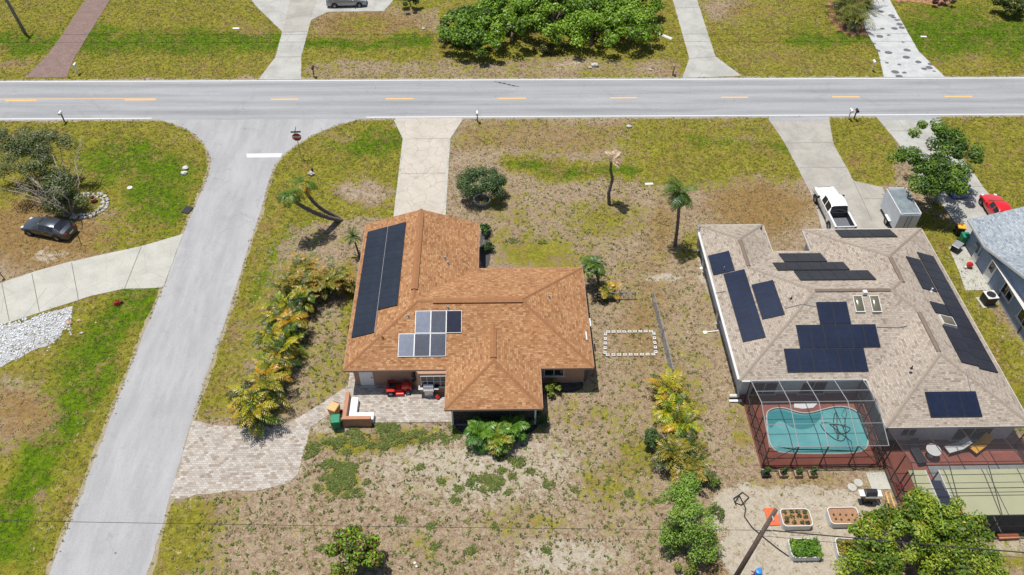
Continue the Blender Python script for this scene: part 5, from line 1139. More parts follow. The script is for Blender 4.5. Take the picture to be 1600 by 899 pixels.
# sedan: near-side wheels on the ground at (47,367) and (93,376), nose west
fw, rw = gp(47, 368), gp(93.5, 377); hd = math.atan2(rw.y-fw.y, rw.x-fw.x); mid = (fw+rw)/2; nrm = Vector((-math.sin(hd), math.cos(hd), 0))
sedan('parked_car', 'dark grey sedan parked on bare ground beside the curved concrete drive', 'car', mid+nrm*.8+Vector((.03, 0, 0)), hd, 'car_grey')
fw, rw = gp(561, 12), gp(522.5, 13); hd = math.atan2(rw.y-fw.y, rw.x-fw.x); mid = (fw+rw)/2; nrm = Vector((math.sin(hd), -math.cos(hd), 0))
sedan('minivan', 'silver minivan parked on a concrete pad at the top edge', 'minivan', mid+nrm*.85, hd, 'car_silver', van=True)
a = gp(1529.5, 324); sedan('parked_car', 'red car on the drive, half hidden behind the pale grey roof', 'car', a+Vector((1.05, -1.0, 0)), -PI/2-.02, 'car_red', 4.3)
a = gp(1490, 297); sedan('parked_car', 'blue car parked under the leafy tree', 'car', a+Vector((-.1, .7, 0)), -PI/2+.05, 'car_blue', 4.3)
# pickup truck, tail towards the house
def pickup(loc, rz):
    t = thing('pickup_truck', 'white crew cab pickup truck parked on the wide concrete drive', 'pickup truck', loc, rz); W = 1.98
    st = [(0, .75, .7, .84, .6), (.1, 1.02, 1.0, .94, .7), (.9, 1.16, 1.1, .98, .76), (1.45, 1.2, 1.14, .98, .8), (2.1, 1.78, 1.16, .98, .70), (2.4, 1.86, 1.16, .98, .70), (2.82, 1.88, 1.16, .98, .71), (2.9, 1.88, 1.16, .98, .71), (3.5, 1.87, 1.16, .98, .70), (3.72, 1.80, 1.16, .98, .68), (3.9, 1.2, 1.16, .98, .8)]
    car_body(t, st, 'car_white', {'windshield': (3, 4, (5, 6)), 'side_window': (4, 6, (4,)), 'side_window2': (7, 9, (4,)), 'rear_window': (9, 10, (5, 6))}, W, (1.0, 4.75), .4, .35)
    for o in list(t.children):
        if o.name.startswith('side_window'): o.name = 'side_window'
    L_ = 5.85; b = MB()
    for s in (-1, 1): b.box(((3.88+L_)/2, s*.9, .79), (L_-3.9, .17, .86))
    b.build('bed_side', 'car_white', t, bevel=.03)
    MB().box(((3.9+L_)/2, 0, .62), (L_-3.95, 1.64, .06)).build('bed_floor', 'bed_grey', t); MB().box((3.94, 0, .93), (.05, 1.63, .54)).build('bed_front', 'dark_metal', t)
    for s in (-1, 1): MB().box(((3.98+L_-.1)/2, s*.805, .92), (L_-4.1, .02, .5)).build('bed_liner', 'dark_metal', t)
    tg = MB().box((L_-.03, 0, .84), (.09, 1.63, .74)).build('tailgate', 'car_white', t, bevel=.02); MB().box((L_+.022, 0, 1.0), (.02, .26, .1)).build('handle', 'black_plastic', tg)
    MB().box((L_+.07, 0, .5), (.18, 1.9, .16)).build('bumper', 'chrome', t, bevel=.03); MB().box((-.06, 0, .55), (.18, 1.8, .2)).build('bumper', 'chrome', t, bevel=.03)
    MB().box((.02, 0, .84), (.06, 1.2, .26)).build('grille', 'black_plastic', t)
    for s in (-1, 1):
        MB().box((L_+.0, s*.9, .95), (.06, .15, .4)).build('tail_light', 'taillight', t, bevel=.01); MB().box((.09, s*.78, .92), (.16, .28, .2)).build('headlight', 'headlight', t, bevel=.02)
        m = MB().box((1.72, s*1.14, 1.24), (.12, .24, .26)).build('mirror', 'black_plastic', t, bevel=.03)
        for x in (2.65, 3.45): MB().box((x, s*.985, 1.02), (.18, .03, .04)).build('door_handle', 'chrome', t)
    for o in t.children: o.location.x -= L_/2
    return t
fw, rw = gp(1275, 318), gp(1294, 356); hd = math.atan2(rw.y-fw.y, rw.x-fw.x); mid = (fw+rw)/2; nrm = Vector((-math.sin(hd), math.cos(hd), 0))
dirv = Vector((math.cos(hd), math.sin(hd), 0))
pickup(mid+nrm*.85+dirv*(5.85/2-2.875), hd)
# enclosed trailer
tp = [gp(1384, 293, 2.35), gp(1416, 293.5, 2.35), gp(1440.5, 334, 2.35), gp(1408, 335, 2.35)]
cen = sum(tp, Vector())/4; ax = ((tp[0]+tp[1])/2-(tp[2]+tp[3])/2); ln = ax.length; wd = ((tp[1]-tp[0]).length+(tp[2]-tp[3]).length)/2; ra = math.atan2(ax.y, ax.x)
t = thing('cargo_trailer', 'white enclosed box trailer on the apron beside the pickup', 'trailer', (cen.x, cen.y, 0), ra)
mb = MB(); mb.prism([(-ln/2, -wd/2), (ln/2-.25, -wd/2), (ln/2, -wd/4), (ln/2, wd/4), (ln/2-.25, wd/2), (-ln/2, wd/2)], .45, 2.3); body = mb.build('body', simple('trailer_white', (.55, .58, .6), .45, .12, 1.5), t, bevel=.02)
MB().box((-.05, 0, 2.32), (ln-.3, wd-.16, .04)).build('roof', 'trailer_grey', t, bevel=.01)
for s in (-1, 1): MB().box((-.05, s*(wd/2-.035), 2.335), (ln-.15, .07, .06)).build('roof_trim', 'alu_white', t)
for s in (-1, 1): MB().box((s*(ln/2-.06)-.0, 0, 2.337), (.07, wd-.4, .06)).build('roof_trim', 'alu_white', t)
for s in (-1, 1):
    d = MB().box((-ln/2-.015, s*wd*.24, 1.35), (.03, wd*.45, 1.65)).build('rear_door', 'alu_white', t); MB().tube([(-ln/2-.05, s*wd*.1, .6), (-ln/2-.05, s*wd*.1, 2.1)], .018, 6).build('lock_rod', 'dark_metal', d)
    wheel(t, -.45, s*(wd/2+.1), .34, .2); MB().box((-.45, s*(wd/2+.1), .74), (.95, .26, .05)).build('fender', 'alu_white', t, bevel=.015)
    MB().box((-ln/2-.02, s*(wd/2-.12), .55), (.03, .16, .07)).build('tail_light', 'taillight', t)
MB().tube([(ln/2-.3, -.5, .45), (ln/2+1.0, 0, .45)], .04, 6).build('tongue', 'dark_metal', t); MB().tube([(ln/2-.3, .5, .45), (ln/2+1.0, 0, .45)], .04, 6).build('tongue', 'dark_metal', t); MB().tube([(ln/2+.8, 0, .9), (ln/2+.8, 0, .02)], .035, 6).build('jack', 'galv', t)

# ------------------------------------------------------------------ street furniture
def mailbox(label, base, mat, post='white', rz=0, ornate=False, dbl=False):
    t = thing('mailbox', label, 'mailbox', gp(*base), rz, 'mailboxes along the main road')
    mb = MB()
    if ornate: mb.tube([(0, 0, -.05), (.0, 0, .5), (.08, 0, .8), (0, 0, 1.0)], [.09, .07, .055, .06], 8)
    else: mb.box((0, 0, .52), (.1, .1, 1.08))
    mb.build('post', post, t); MB().box((0, .12, 1.0), (.1, .36, .06)).build('arm', post, t)
    b = MB(); prof = [(-.1, 0), (.1, 0), (.1, .13)]+[(.1*math.cos(a), .13+.1*math.sin(a)) for a in (PI*.2, PI*.4, PI*.6, PI*.8)]+[(-.1, .13)]
    vs = [(x*1.15, -.16, 1.04+z) for x, z in prof]+[(x*1.15, .38, 1.04+z) for x, z in prof]; k = len(prof)
    b.add(vs, [list(range(k)), list(range(2*k-1, k-1, -1))]+[(i, k+i, k+(i+1) % k, (i+1) % k) for i in range(k)]); bx = b.build('box', mat, t)
    MB().box((.13, .1, 1.22), (.015, .05, .16)).build('flag', 'red', bx); return t
mailbox('white mailbox at the edge of the reddish brick drive', (122, 116.5), 'white', rz=0); mailbox('white-topped mailbox south of the main road on the west lot', (101, 190.5), 'white', 'dark_metal', PI)
mailbox('black mailbox beside the far concrete drive, north of the road', (491, 121), 'black_plastic', 'black_plastic'); mailbox('lone white-topped mailbox right of the flagstone drive', (746, 190.5), 'white', 'dark_metal', PI)
mailbox('dark brown mailbox on a curved post left of the narrow concrete drive', (1051, 118), 'fascia_brown', 'bark', ornate=True); mailbox('white mailbox on a thick ornate post beside the spotted drive', (1362, 111.5), 'white', 'concrete_block', ornate=True)
mailbox('white one of the pair of mailboxes right of the wide drive', (1325, 186.5), 'white', 'white', PI); mailbox('black one of the pair of mailboxes right of the wide drive', (1334, 186.5), 'black_plastic', 'black_plastic', PI)
# stop sign
B = gp(471, 248); t = thing('stop_sign', 'red octagonal STOP sign under green street name blades at the corner', 'traffic sign', B, .05)
MB().box((0, 0, 1.6), (.06, .04, 3.3)).build('post', 'galv', t)
def octo(r, y, th):
    m = MB(); c = [(r*math.cos(PI/8+i*PI/4), r*math.sin(PI/8+i*PI/4)) for i in range(8)]
    m.add([(a, y, 2.55+b_) for a, b_ in c]+[(a, y+th, 2.55+b_) for a, b_ in c], [list(range(8)), list(range(15, 7, -1))]+[(i, 8+i, 8+(i+1) % 8, (i+1) % 8) for i in range(8)]); return m
octo(.46, -.035, .012).build('sign_rim', 'white', t); pl = octo(.43, -.041, .005).build('sign_face', 'sign_red', t)
def letters(txt, size, mat, parent, loc, rot, name='lettering'):
    cu = bpy.data.curves.new(name, 'FONT'); cu.body = txt; cu.size = size; cu.align_x = 'CENTER'; cu.align_y = 'CENTER'; cu.extrude = .002; cu.offset = .012*size/.3
    o = bpy.data.objects.new(name+'_src', cu); COL.objects.link(o); dg = bpy.context.evaluated_depsgraph_get(); me = bpy.data.meshes.new_from_object(o.evaluated_get(dg)); bpy.data.objects.remove(o)
    me.materials.clear(); me.materials.append(MT[mat]); m = bpy.data.objects.new(name, me); COL.objects.link(m); m.parent = parent; m.location = loc; m.rotation_euler = rot; return m
letters('STOP', .32, 'white', pl, (0, -.046, 2.55), (PI/2, 0, 0))
b1 = MB().box((0, 0, 3.12), (.95, .02, .17)).build('street_name_blade', 'sign_green', t); b2 = MB().box((0, 0, 3.34), (.02, .95, .17)).build('street_name_blade', 'sign_green', t)
# utility poles and wires
top = gp(1212, 797, 8.6); lo = gp(1152, 897, 2.6); dz = (top-lo)/(top.z-lo.z); B = lo-dz*lo.z
t = thing('utility_pole', 'dark leaning wooden utility pole at the garden edge', 'utility pole', B); MB().tube([(0, 0, -.3), tuple(top-B)], [.17, .12], 12).build('pole', 'pole_wood', t, smooth=True)
at = lambda z: Vector(B)+dz*z
MB().tube([tuple(at(8.2)-B+Vector((-.05, -.12, 0))), tuple(at(8.2)-B+Vector((-.05, -.4, .02)))], .05, 8).build('insulator', 'galv', t)
br = MB(); p1 = at(6.8)-B; br.box(tuple(p1), (.9, .06, .08), rz=-.1); br.build('bracket', 'galv', t)
a_ = at(6.8); leftp = gp(-60, 810, 6.4); rightp = gp(1700, 869, 6.4)
def cable(name, label, p, q_, sag, rad, parent=None, mat='wire'):
    pts = [Vector(p).lerp(Vector(q_), i/24)-Vector((0, 0, sag*4*(i/24)*(1-i/24))) for i in range(25)]; o = MB().tube(pts, rad, 5).build(name, mat, parent); tag(o, label, 'cable'); return o
cable('overhead_wire', 'thin overhead wire crossing the whole back yard to the leaning pole', leftp+(leftp-a_)*.3, a_, .25, .014)
cable('overhead_cable', 'thicker overhead cable running east from the leaning pole above the fruit tree', a_+Vector((.5, -.03, 0)), rightp+(rightp-a_)*.6, .2, .035)
cable('overhead_wire', 'thin wire hanging just below the thicker cable east of the leaning pole', at(6.3), rightp+(rightp-a_)*.6-Vector((0, 0, .3)), .3, .012)
B = gp(40, 53); tp_ = gp(8, 0, 0); t = thing('utility_pole', 'grey wooden utility pole at the top left corner', 'utility pole', B); topv = gp(7, -6, 4.6)-B; dv = topv/topv.z
MB().tube([(0, 0, -.3), tuple(dv*10)], [.2, .14], 12).build('pole', 'pole_grey', t, smooth=True); MB().box(tuple(dv*9.5), (.12, 2.2, .12)).build('crossarm', 'pole_grey', t)
for k, (dy, z) in enumerate(((-.9, 9.6), (.9, 9.6))):
    cable('overhead_wire', ('southern' if k == 0 else 'northern')+' wire on the crossarm of the grey pole beyond the road, seen by its shadow', B+dv*z+Vector((-70, dy, 0)), B+dv*z+Vector((150, dy-.6, 0)), .3, .03)
# fences
def chainlink(label, pts, h=1.15, name='chain_link_fence', gate=False, base=None):
    A = gp(*pts[0]); t = thing(name, label, 'fence', A); P = [gp(*p)-A for p in pts]
    r_ = MB().tube([p+Vector((0, 0, h)) for p in P], .022, 6).build('rail', 'galv', t)
    for a, b_ in zip(P[:-1], P[1:]):
        n = max(1, round((b_-a).length/2.4))
        for i in range(n+1): q_ = a.lerp(b_, i/n); MB().tube([q_, q_+Vector((0, 0, h+.04))], .028, 6).build('post', 'galv', t)
    m = MB(); s = .11
    for a, b_ in zip(P[:-1], P[1:]):
        d = b_-a; L_ = d.length; d = d.normalized(); n = int(L_/s)
        for i in range(-int(h/s), n+1):
            for sg in (0, 1):
                x0, x1 = i*s, i*s+h; z0, z1 = (0, h)
                xa, xb = max(0, x0), min(L_, x1)
                if xb <= xa: continue
                za, zb_ = (xa-x0), (xb-x0)
                if sg: za, zb_ = h-za, h-zb_
                m.tube([a+d*xa+Vector((0, 0, za+.02)), a+d*xb+Vector((0, 0, zb_+.02))], .0045, 3, cap=False)
    m.build('mesh', 'galv', t); return t
chainlink('chain-link fence running between the two houses beside the white block border', [(1019, 459+13), (1034, 530), (1049, 592)])
chainlink('short chain-link fence from the short palm towards the yard', [(952, 468), (992, 467)], .8)
chainlink('short low wire fence beside the palm hedge, west of the house', [(541, 446), (553, 446)], .9, 'wire_fence')
# white perforated block border
O = [gp(946, 520), gp(1021, 519), gp(1025, 555), gp(945, 556)]
b = MB(); w_, hh = .27, .24
b.box((0, -.085, .06), (w_, .05, .12)); b.box((0, .085, .06), (w_, .05, .12)); b.box((-w_/2+.03, 0, .06), (.06, .12, .12)); b.box((w_/2-.03, 0, .06), (.06, .12, .12)); b.box((0, 0, .03), (.05, .12, .06))
first = None
for a, c_ in zip(O, O[1:]+O[:1]):
    d = c_-a; n = int(d.length/.4)
    for i in range(n):
        p = a+d*(i+.5)/n; ang = math.atan2(d.y, d.x)+random.uniform(-.05, .05)
        if first is None:
            first = b.build('border_block', 'concrete_block'); tag(first, 'white perforated block in the rectangular lawn border', 'block', 'white blocks of the lawn border'); first.location = (p.x, p.y, 0); first.rotation_euler.z = ang
        else: q_ = first.copy(); COL.objects.link(q_); q_.location = (p.x, p.y, 0); q_.rotation_euler.z = ang
# stones round the west lot's tree bed
st_a = []
for k in range(5): m = MB(); m.blob((0, 0, .06), (.2, .15, .12), 200+k, n=5, amp=.3); o = m.build('edging_stone', 'stone'); st_a.append(o)
cnt = 0
for i in range(30):
    a = 2*PI*i/30; cx_, cy_ = gp(133, 322).xy; 
    for ring in range(2):
        src = st_a[cnt % 5]; p = (cx_+math.cos(a)*(1.55+.35*ring)*1.05+random.uniform(-.08, .08), cy_+math.sin(a)*(1.2+.3*ring)*1.15+random.uniform(-.08, .08), 0)
        o = src if cnt < 5 else src.copy()
        if cnt >= 5: COL.objects.link(o)
        o.location = p; o.rotation_euler.z = random.uniform(0, 6); s = random.uniform(.7, 1.25); o.scale = (s, s, s); tag(o, 'pale stone of the oval edging round the tree bed on the west lot', 'stone', 'edging stones of the tree bed'); cnt += 1
c = gp(147, 315); t = thing('flower_pot', 'terracotta pot inside the stone-edged tree bed', 'pot', c); MB().lathe([(.18, 0), (.26, .35), (.3, .36), (.3, .42), (.24, .42), (.22, .36)], (0, 0, 0), 14).build('pot', 'terracotta', t); leafobj('plant', *leaves(np.array([[0, 0, .5]]), np.array([.22]), 60, .16, rng, G_MID), 'leaf', t)
# gravel: white rock spill on the west lot
r_ = np.random.default_rng(3); n_ = 2600
gxp = r_.uniform(-60, 120, n_); gyp = r_.uniform(476, 580, n_); lim = 512-(gxp)*.26; m_ = (gyp > lim-4) & (gyp < lim+52-gxp*.18+r_.normal(0, 8, n_)) & (gxp < 112)
gxp, gyp = gxp[m_], gyp[m_]; vs, fs = [], []
mb = MB()
for x, y in zip(gxp, gyp):
    p = gp(x, y); s = random.uniform(.05, .14); a = random.uniform(0, 3); mb.box((p.x, p.y, s*.25), (s*1.6, s*1.3, s*.8), rz=a, top=(.6, .6))
MT['gravel_white'] = simple('gravel_white', (.62, .63, .63), .9, .25, 5); g_ = mb.build('gravel', 'gravel_white'); tag(g_, 'white rock gravel spread below the curved concrete drive', 'gravel', kind='stuff')
gpoly = [(-60, 530), (28, 504), (75, 490), (112, 480), (108, 505), (90, 530), (60, 545), (30, 560), (0, 575), (-60, 585)]
slab('gravel_bed', densify(px(gpoly), .4, .12, True, 5), .012, simple('gravel_base', (.42, .42, .42), .95, .35, 10, bump=1))
for i, (x, y, s, mt_, lab) in enumerate(((108, 506, .22, 'stone_pink', 'pinkish rock at the tip of the white gravel bed'), (124, 502, .16, 'stone_pink', 'small pink rock beside the white gravel bed'), (128, 521, .13, 'stone', 'small pale rock southeast of the white gravel bed'), (150, 505, .1, 'stone_pink', 'little pink stone between the gravel bed and red flowers'), (290, 264, .3, 'concrete_block', 'broken pale culvert headwall at the swale by the side road, left piece'), (288, 272, .28, 'concrete_block', 'lower broken pale culvert piece at the swale by the side road'), (983, 199, .25, 'stone', 'pale rock on the grass just south of the main road'), (930, 104, .4, 'stone', 'grey rock heap beyond the road in front of the thicket'), (922, 107, .22, 'stone', 'small pale rock beside the grey rock heap beyond the road'), (1016, 110, .2, 'stone', 'pale rock right of the thicket beyond the road'), (1012, 288, .0, 'stone', ''), (853, 82, .0, 'stone', ''), (662, 46, .2, 'concrete_block', 'round white valve cover on the grass left of the thicket'), (680, 45, .14, 'stone', 'small white stone right of the valve cover'), (1075, 632, .0, 'stone', ''), (30, 272+15, .3, 'stone_pink', 'tan rock at the left edge under the half-bare tree'), (648, 880, .09, 'white', 'scrap of white litter in the dry back yard'), (651, 886, .08, 'white', 'second scrap of white litter in the dry back yard'))):
    if s: m = MB(); m.blob((0, 0, s*.4), (s*1.1, s*.8, s*.6), 300+i, n=5, amp=.25); tag(m.build('rock' if mt_.startswith('stone') else ('debris' if mt_ == 'white' else 'culvert_piece' if x < 400 else 'valve_cover'), mt_, loc=gp(x, y)), lab, 'rock' if mt_.startswith('stone') else 'debris')
def flatbox(name, lab, cat, x, y, d, mat, rz=0, z=None): tag(MB().box((0, 0, d[2]/2), d, 0).build(name, mat, loc=gp(x, y), rz=rz, bevel=.01), lab, cat)
flatbox('utility_cover', 'black square utility cover in the grass beside the side road', 'cover', 293, 329, (.75, .9, .1), 'black_plastic', -.25)
flatbox('utility_cover', 'pale rectangular utility cover on the grass by the dead palm', 'cover', 1014, 288, (.8, .3, .06), 'concrete_block', .05); flatbox('utility_cover', 'white utility lid in the green swale at the top right', 'cover', 1443, 58, (.7, .3, .07), 'white', -.05); flatbox('utility_cover', 'white utility lid on the lawn left of the far concrete drive', 'cover', 369, 45, (.8, .3, .07), 'white')
m = MB(); m.lathe([(.0, .03), (.12, .03), (.13, .06), (.24, .07), (.26, 0)], (0, 0, 0), 14); tag(m.build('manhole_ring', 'concrete_block', loc=gp(203, 294)), 'small round white access ring on the west lawn', 'cover')
m = MB(); m.box((0, 0, .08), (1.9, .5, .16), top=(.9, .6)); tag(m.build('boat_hull', 'alu_white', loc=gp(1040, 58), rz=-.75, bevel=.04), 'long pale upturned debris panel at the east end of the thicket', 'debris')
c = gp(183, 476); t = thing('flower_bush', 'small clump of red flowers south of the curved drive', 'flowers', c); leafobj('flowers', *leaves(np.array([[0, 0, .25], [.2, .1, .2]]), np.array([.28, .25]), 130, .16, rng, [(.5, .01, .04), (.35, .01, .02), (.05, .08, .02)]), 'leaf', t)
c = gp(487, 273); t = thing('water_meter', 'white meter stub with black cap on the corner lawn above the leaning palms', 'meter', c); MB().blob((0, 0, .15), (.3, .25, .2), 5).build('base', 'stone', t); MB().box((.1, .12, .4), (.16, .16, .5)).build('stub', 'black_plastic', t, bevel=.02)
c = gp(7, 436); t = thing('path_light', 'black solar path light leaning beside the curved drive', 'lamp', c); MB().tube([(0, 0, 0), (-.3, .1, 1.3)], .035, 8).build('stem', 'black_plastic', t); MB().lathe([(.05, 0), (.14, .05), (.02, .14)], (-.3, .1, 1.3), 10).build('lamp_head', 'black_plastic', t)

# ------------------------------------------------------------------ patio of the orange-roofed house
def rect_pts(q4, h): P = [gp(x, y, h) for x, y in q4]; return P
wl0 = gp(543, 612, .95); wl1 = gp(537, 653, .95); wl2 = gp(579, 652, .95)
t = thing('patio_wall', 'low L-shaped orange stucco patio wall with a built-in white bench', 'wall', (0, 0, 0)); xw = (wl0.x+wl1.x)/2; yb = (wl1.y+wl2.y)/2
MB().prism([(xw-.12, yb-.14), (wl2.x, yb-.14), (wl2.x, yb+.14), (xw+.16, yb+.14), (xw+.16, wl0.y), (xw-.12, wl0.y)], 0, .95).build('wall', 'wall_tan2', t, bevel=.01)
MB().prism([(xw+.163, yb+.143), (wl2.x+.12, yb+.143), (wl2.x+.12, yb+.75), (xw+.75, yb+.75), (xw+.75, wl0.y-.2), (xw+.163, wl0.y-.2)], .05, .5).build('bench', 'white', t, bevel=.01)
def bin_(label, loc, rz, body, lid, h=1.0):
    t = thing('wheelie_bin', label, 'wheelie bin', loc, rz, 'wheeled rubbish bins'); MB().box((0, 0, h/2), (.56, .6, h-.1), top=(1.18, 1.22)).build('body', body, t, bevel=.03)
    l = MB().box((0, -.02, h-.01), (.7, .78, .08), top=(.86, .86)).build('lid', lid, t, bevel=.03); MB().tube([(-.25, .42, h-.08), (.25, .42, h-.08)], .022, 6).build('handle', 'black_plastic', t)
    for s in (-1, 1): m = MB(); m.tube([(s*.3, .3, .12), (s*.36, .3, .12)], .12, 12); m.build('wheel', 'rubber', t)
bin_('green wheelie bin against the orange patio wall', gp(527, 667), .08, 'green_bin', 'green_bin', 1.05); bin_('brown-lidded bin standing just above the green one by the patio wall', gp(524, 647), -.4, 'tan_bin', 'tan_bin', .95)
bin_('yellow-lidded wheelie bin at the corner of the blue-grey house', gp(1496, 366), -.2, 'black_plastic', 'yellow_bin'); bin_('teal green wheelie bin in front of the yellow-lidded one', gp(1503, 380), -.1, 'green_bin', 'green_bin')
# lawn tractor, nose to the right
c = gp(622, 611); t = thing('lawn_tractor', 'red ride-on lawn tractor on the shaded patio', 'lawn mower', c, .02)
m = MB()
for x, zt, hw in ((.25, .55, .2), (.35, .78, .24), (.8, .82, .24), (1.0, .7, .22), (1.05, .5, .2)): m.v += [(x, -hw, .3), (x, -hw, zt-.06), (x, -hw*.6, zt), (x, hw*.6, zt), (x, hw, zt-.06), (x, hw, .3)]
for i in range(4):
    for j in range(5): m.f.append([i*6+j, (i+1)*6+j, (i+1)*6+j+1, i*6+j+1]); m.m.append(0); m.uv.append(None)
m.f += [[5, 4, 3, 2, 1, 0], [24+k for k in range(6)]]; m.m += [0, 0]; m.uv += [None, None]; m.build('hood', 'red', t, bevel=.015)
MB().box((-.15, 0, .36), (.9, .62, .12)).box((-.55, 0, .55), (.55, .95, .16), top=(.8, .9)).build('rear_body', 'red', t, bevel=.04)
for s in (-1, 1): MB().box((-.45, s*.42, .6), (.62, .22, .1), top=(.8, .9)).build('fender', 'red', t, bevel=.03); wheel(t, -.5, s*.42, .26, .22, 'rim'); wheel(t, .78, s*.38, .19, .14, 'rim')
MB().box((-.35, 0, .72), (.42, .42, .1)).box((-.58, 0, .92), (.1, .42, .36)).build('seat', 'black_plastic', t, bevel=.04)
m = MB(); m.tube([(.22, 0, .6), (.08, 0, .95)], .025, 6)
for i in range(12): a, b_ = 2*PI*i/12, 2*PI*(i+1)/12; m.tube([(.08+.07*math.cos(a), .17*math.sin(a), .97+.05*math.cos(a)), (.08+.07*math.cos(b_), .17*math.sin(b_), .97+.05*math.cos(b_))], .016, 5)
m.build('steering_wheel', 'black_plastic', t); MB().box((.15, 0, .22), (.7, 1.15, .14), top=(.9, .85)).build('mower_deck', 'red', t, bevel=.03)
def grill(label, loc, rz, lidm, bodym, shelfm, name='grill', tank=False):
    t = thing(name, label, 'grill', loc, rz); MB().box((0, 0, .45), (.62, .5, .82)).build('cabinet', bodym, t, bevel=.01); MB().box((0, 0, .9), (.74, .56, .14)).build('firebox', bodym, t, bevel=.02)
    m = MB(); k = 8; pr_ = [(.26*math.cos(PI*i/k), .26*math.sin(PI*i/k)*1.1) for i in range(k+1)]; vs = [(-.36, y, .97+z) for y, z in pr_]+[(.36, y, .97+z) for y, z in pr_]
    m.add(vs, [list(range(k+1)), list(range(2*k+1, k, -1))]+[(i, k+1+i, k+2+i, i+1) for i in range(k)]); ld = m.build('lid', lidm, t); MB().tube([(-.26, -.33, 1.08), (.26, -.33, 1.08)], .018, 6).build('handle', 'chrome', ld)
    for s in (-1, 1): MB().box((s*.56, 0, .93), (.36, .5, .04)).build('side_shelf', shelfm, t, bevel=.008)
    MB().box((0, -.3, .84), (.74, .06, .12)).build('control_panel', 'stone_steel', t)
    for s in (-1, 1): 
        for q_ in (-1, 1): MB().tube([(s*.26, q_*.26, .06), (s*.30, q_*.26, .06)], .06, 8).build('caster', 'rubber', t)
    return t
grill('stainless steel gas grill on the patio beside the lanai', gp(671, 617), 0, 'stone_steel', 'stone_steel', 'stone_steel'); grill('black covered gas grill on the grass below the pool cage', gp(1353, 782), -.03, 'cover_black', 'cover_black', 'alu_white')
m = MB(); m.lathe([(.1, 0), (.16, .05), (.16, .3), (.08, .38), (.05, .45)], (0, 0, 0), 12); tag(m.build('gas_bottle', 'red', loc=gp(684, 623)), 'small red gas bottle beside the steel grill', 'gas bottle')
flatbox('crate', 'green storage crate to the right of the steel grill', 'crate', 691, 611, (.35, .35, .45), 'green_bin'); flatbox('mat', 'dark mat under the steel grill', 'mat', 676, 620, (1.5, .6, .02), 'rubber')
# dark gravel beds
def curb_bed(pts, nm='gravel_bed'):
    p = chaikin(px(pts), 2, True); slab(nm, p, .03, 'gravel_dark'); return p
p = curb_bed([(866, 597), (867, 612), (893, 613), (908, 608), (912, 597)]); tag(MB().tube([(x, y, .06) for x, y in p]+[(p[0][0], p[0][1], .06)], .05, 6).build('bed_edging', 'rubber'), 'black curved edging of the gravel bed by the east wall', 'edging')
p = curb_bed([(711, 655), (713, 672), (740, 682), (800, 684), (835, 676), (842, 655)]); tag(MB().tube([(x, y, .06) for x, y in p]+[(p[0][0], p[0][1], .06)], .05, 6).build('bed_edging', 'rubber'), 'black edging of the gravel bed in front of the lanai', 'edging')
p = curb_bed([(750, 352), (766, 356), (767, 418), (750, 420)])

yfr_ = (gp(1186, 729).y+gp(1374, 733).y)/2+.12
# ------------------------------------------------------------------ pool deck, pool and cages of the tan-roofed house
dx0, dx1, dy0, dy1 = 18.2, 26.3, yfr_, 35.7
pool_px = [(1197, 652), (1199, 643), (1210, 638), (1226, 638), (1240, 643), (1256, 647), (1274, 644), (1290, 639), (1310, 635), (1330, 638), (1345, 648), (1353, 667), (1357, 688), (1354, 703), (1335, 709), (1290, 710), (1222, 709), (1207, 703), (1200, 685)]
pool = chaikin(px(pool_px, .1), 2, True)
outer = [(dx0-.1, dy0-.1), (dx1+12.1, dy0-.1), (dx1+12.1, 31.6), (26.9, 31.6), (26.9, 35.75), (dx0-.1, 35.75)]
def holed(name, outer, hole, z0, z1, mat):
    ring = [Vector((p[0], p[1], 0)) for p in outer]; hl = [Vector((p[0], p[1], 0)) for p in hole]; tr = geometry.tessellate_polygon([ring, hl]); mb = MB(); allp = outer+hole
    mb.add([(p[0], p[1], z1) for p in allp], [tuple(f) for f in tr]); k = len(outer)
    mb.add([(p[0], p[1], z1) for p in outer]+[(p[0], p[1], z0) for p in outer], [(i, (i+1) % k, k+(i+1) % k, k+i) for i in range(k)]); k = len(hole)
    mb.add([(p[0], p[1], z1) for p in hole]+[(p[0], p[1], z0) for p in hole], [(i, (i+1) % k, k+(i+1) % k, k+i) for i in range(k)]); return mb.build(name, mat, kind='structure')
holed('pool_deck', outer, pool, 0, .14, 'deck_red')
t = thing('swimming_pool', 'kidney-shaped turquoise swimming pool inside the screen cage', 'swimming pool', (pool[0][0], pool[0][1], .06)); o3 = Vector(t.location)
MB().sheet([(x-o3.x, y-o3.y) for x, y in pool], -.008).build('water', 'water', t)
cp_ = MB(); pl_ = [(x-o3.x, y-o3.y, .085) for x, y in pool]; cp_.tube(pl_+[pl_[0]], .045, 6); cp_.build('coping', 'concrete_block', t)
stp = chaikin(px([(1199, 651), (1202, 644), (1211, 641), (1225, 641), (1239, 646), (1256, 650), (1274, 647), (1290, 642), (1272, 667), (1254, 672), (1236, 668), (1222, 657), (1212, 660), (1204, 672), (1200, 662)], .06), 2, True)
MT['water_shade'] = simple('water_step_shade', (.04, .25, .27), .1, .1, 3); MB().sheet([(x-o3.x, y-o3.y) for x, y in stp], -.003).build('step', 'water_shade', t)  # flat dark sheet: step and pool wall with their shade painted in
cp2 = gp(1258, 633, .14); tag(MB().prism([(-.9, -.25), (-.3, -.38), (.5, -.3), (.95, .1), (.9, .28), (-.1, .18), (-.8, .1)], 0, .07).build('spa_ledge', 'white', loc=cp2, bevel=.02), 'white shell-shaped step slab at the north rim of the pool', 'slab')
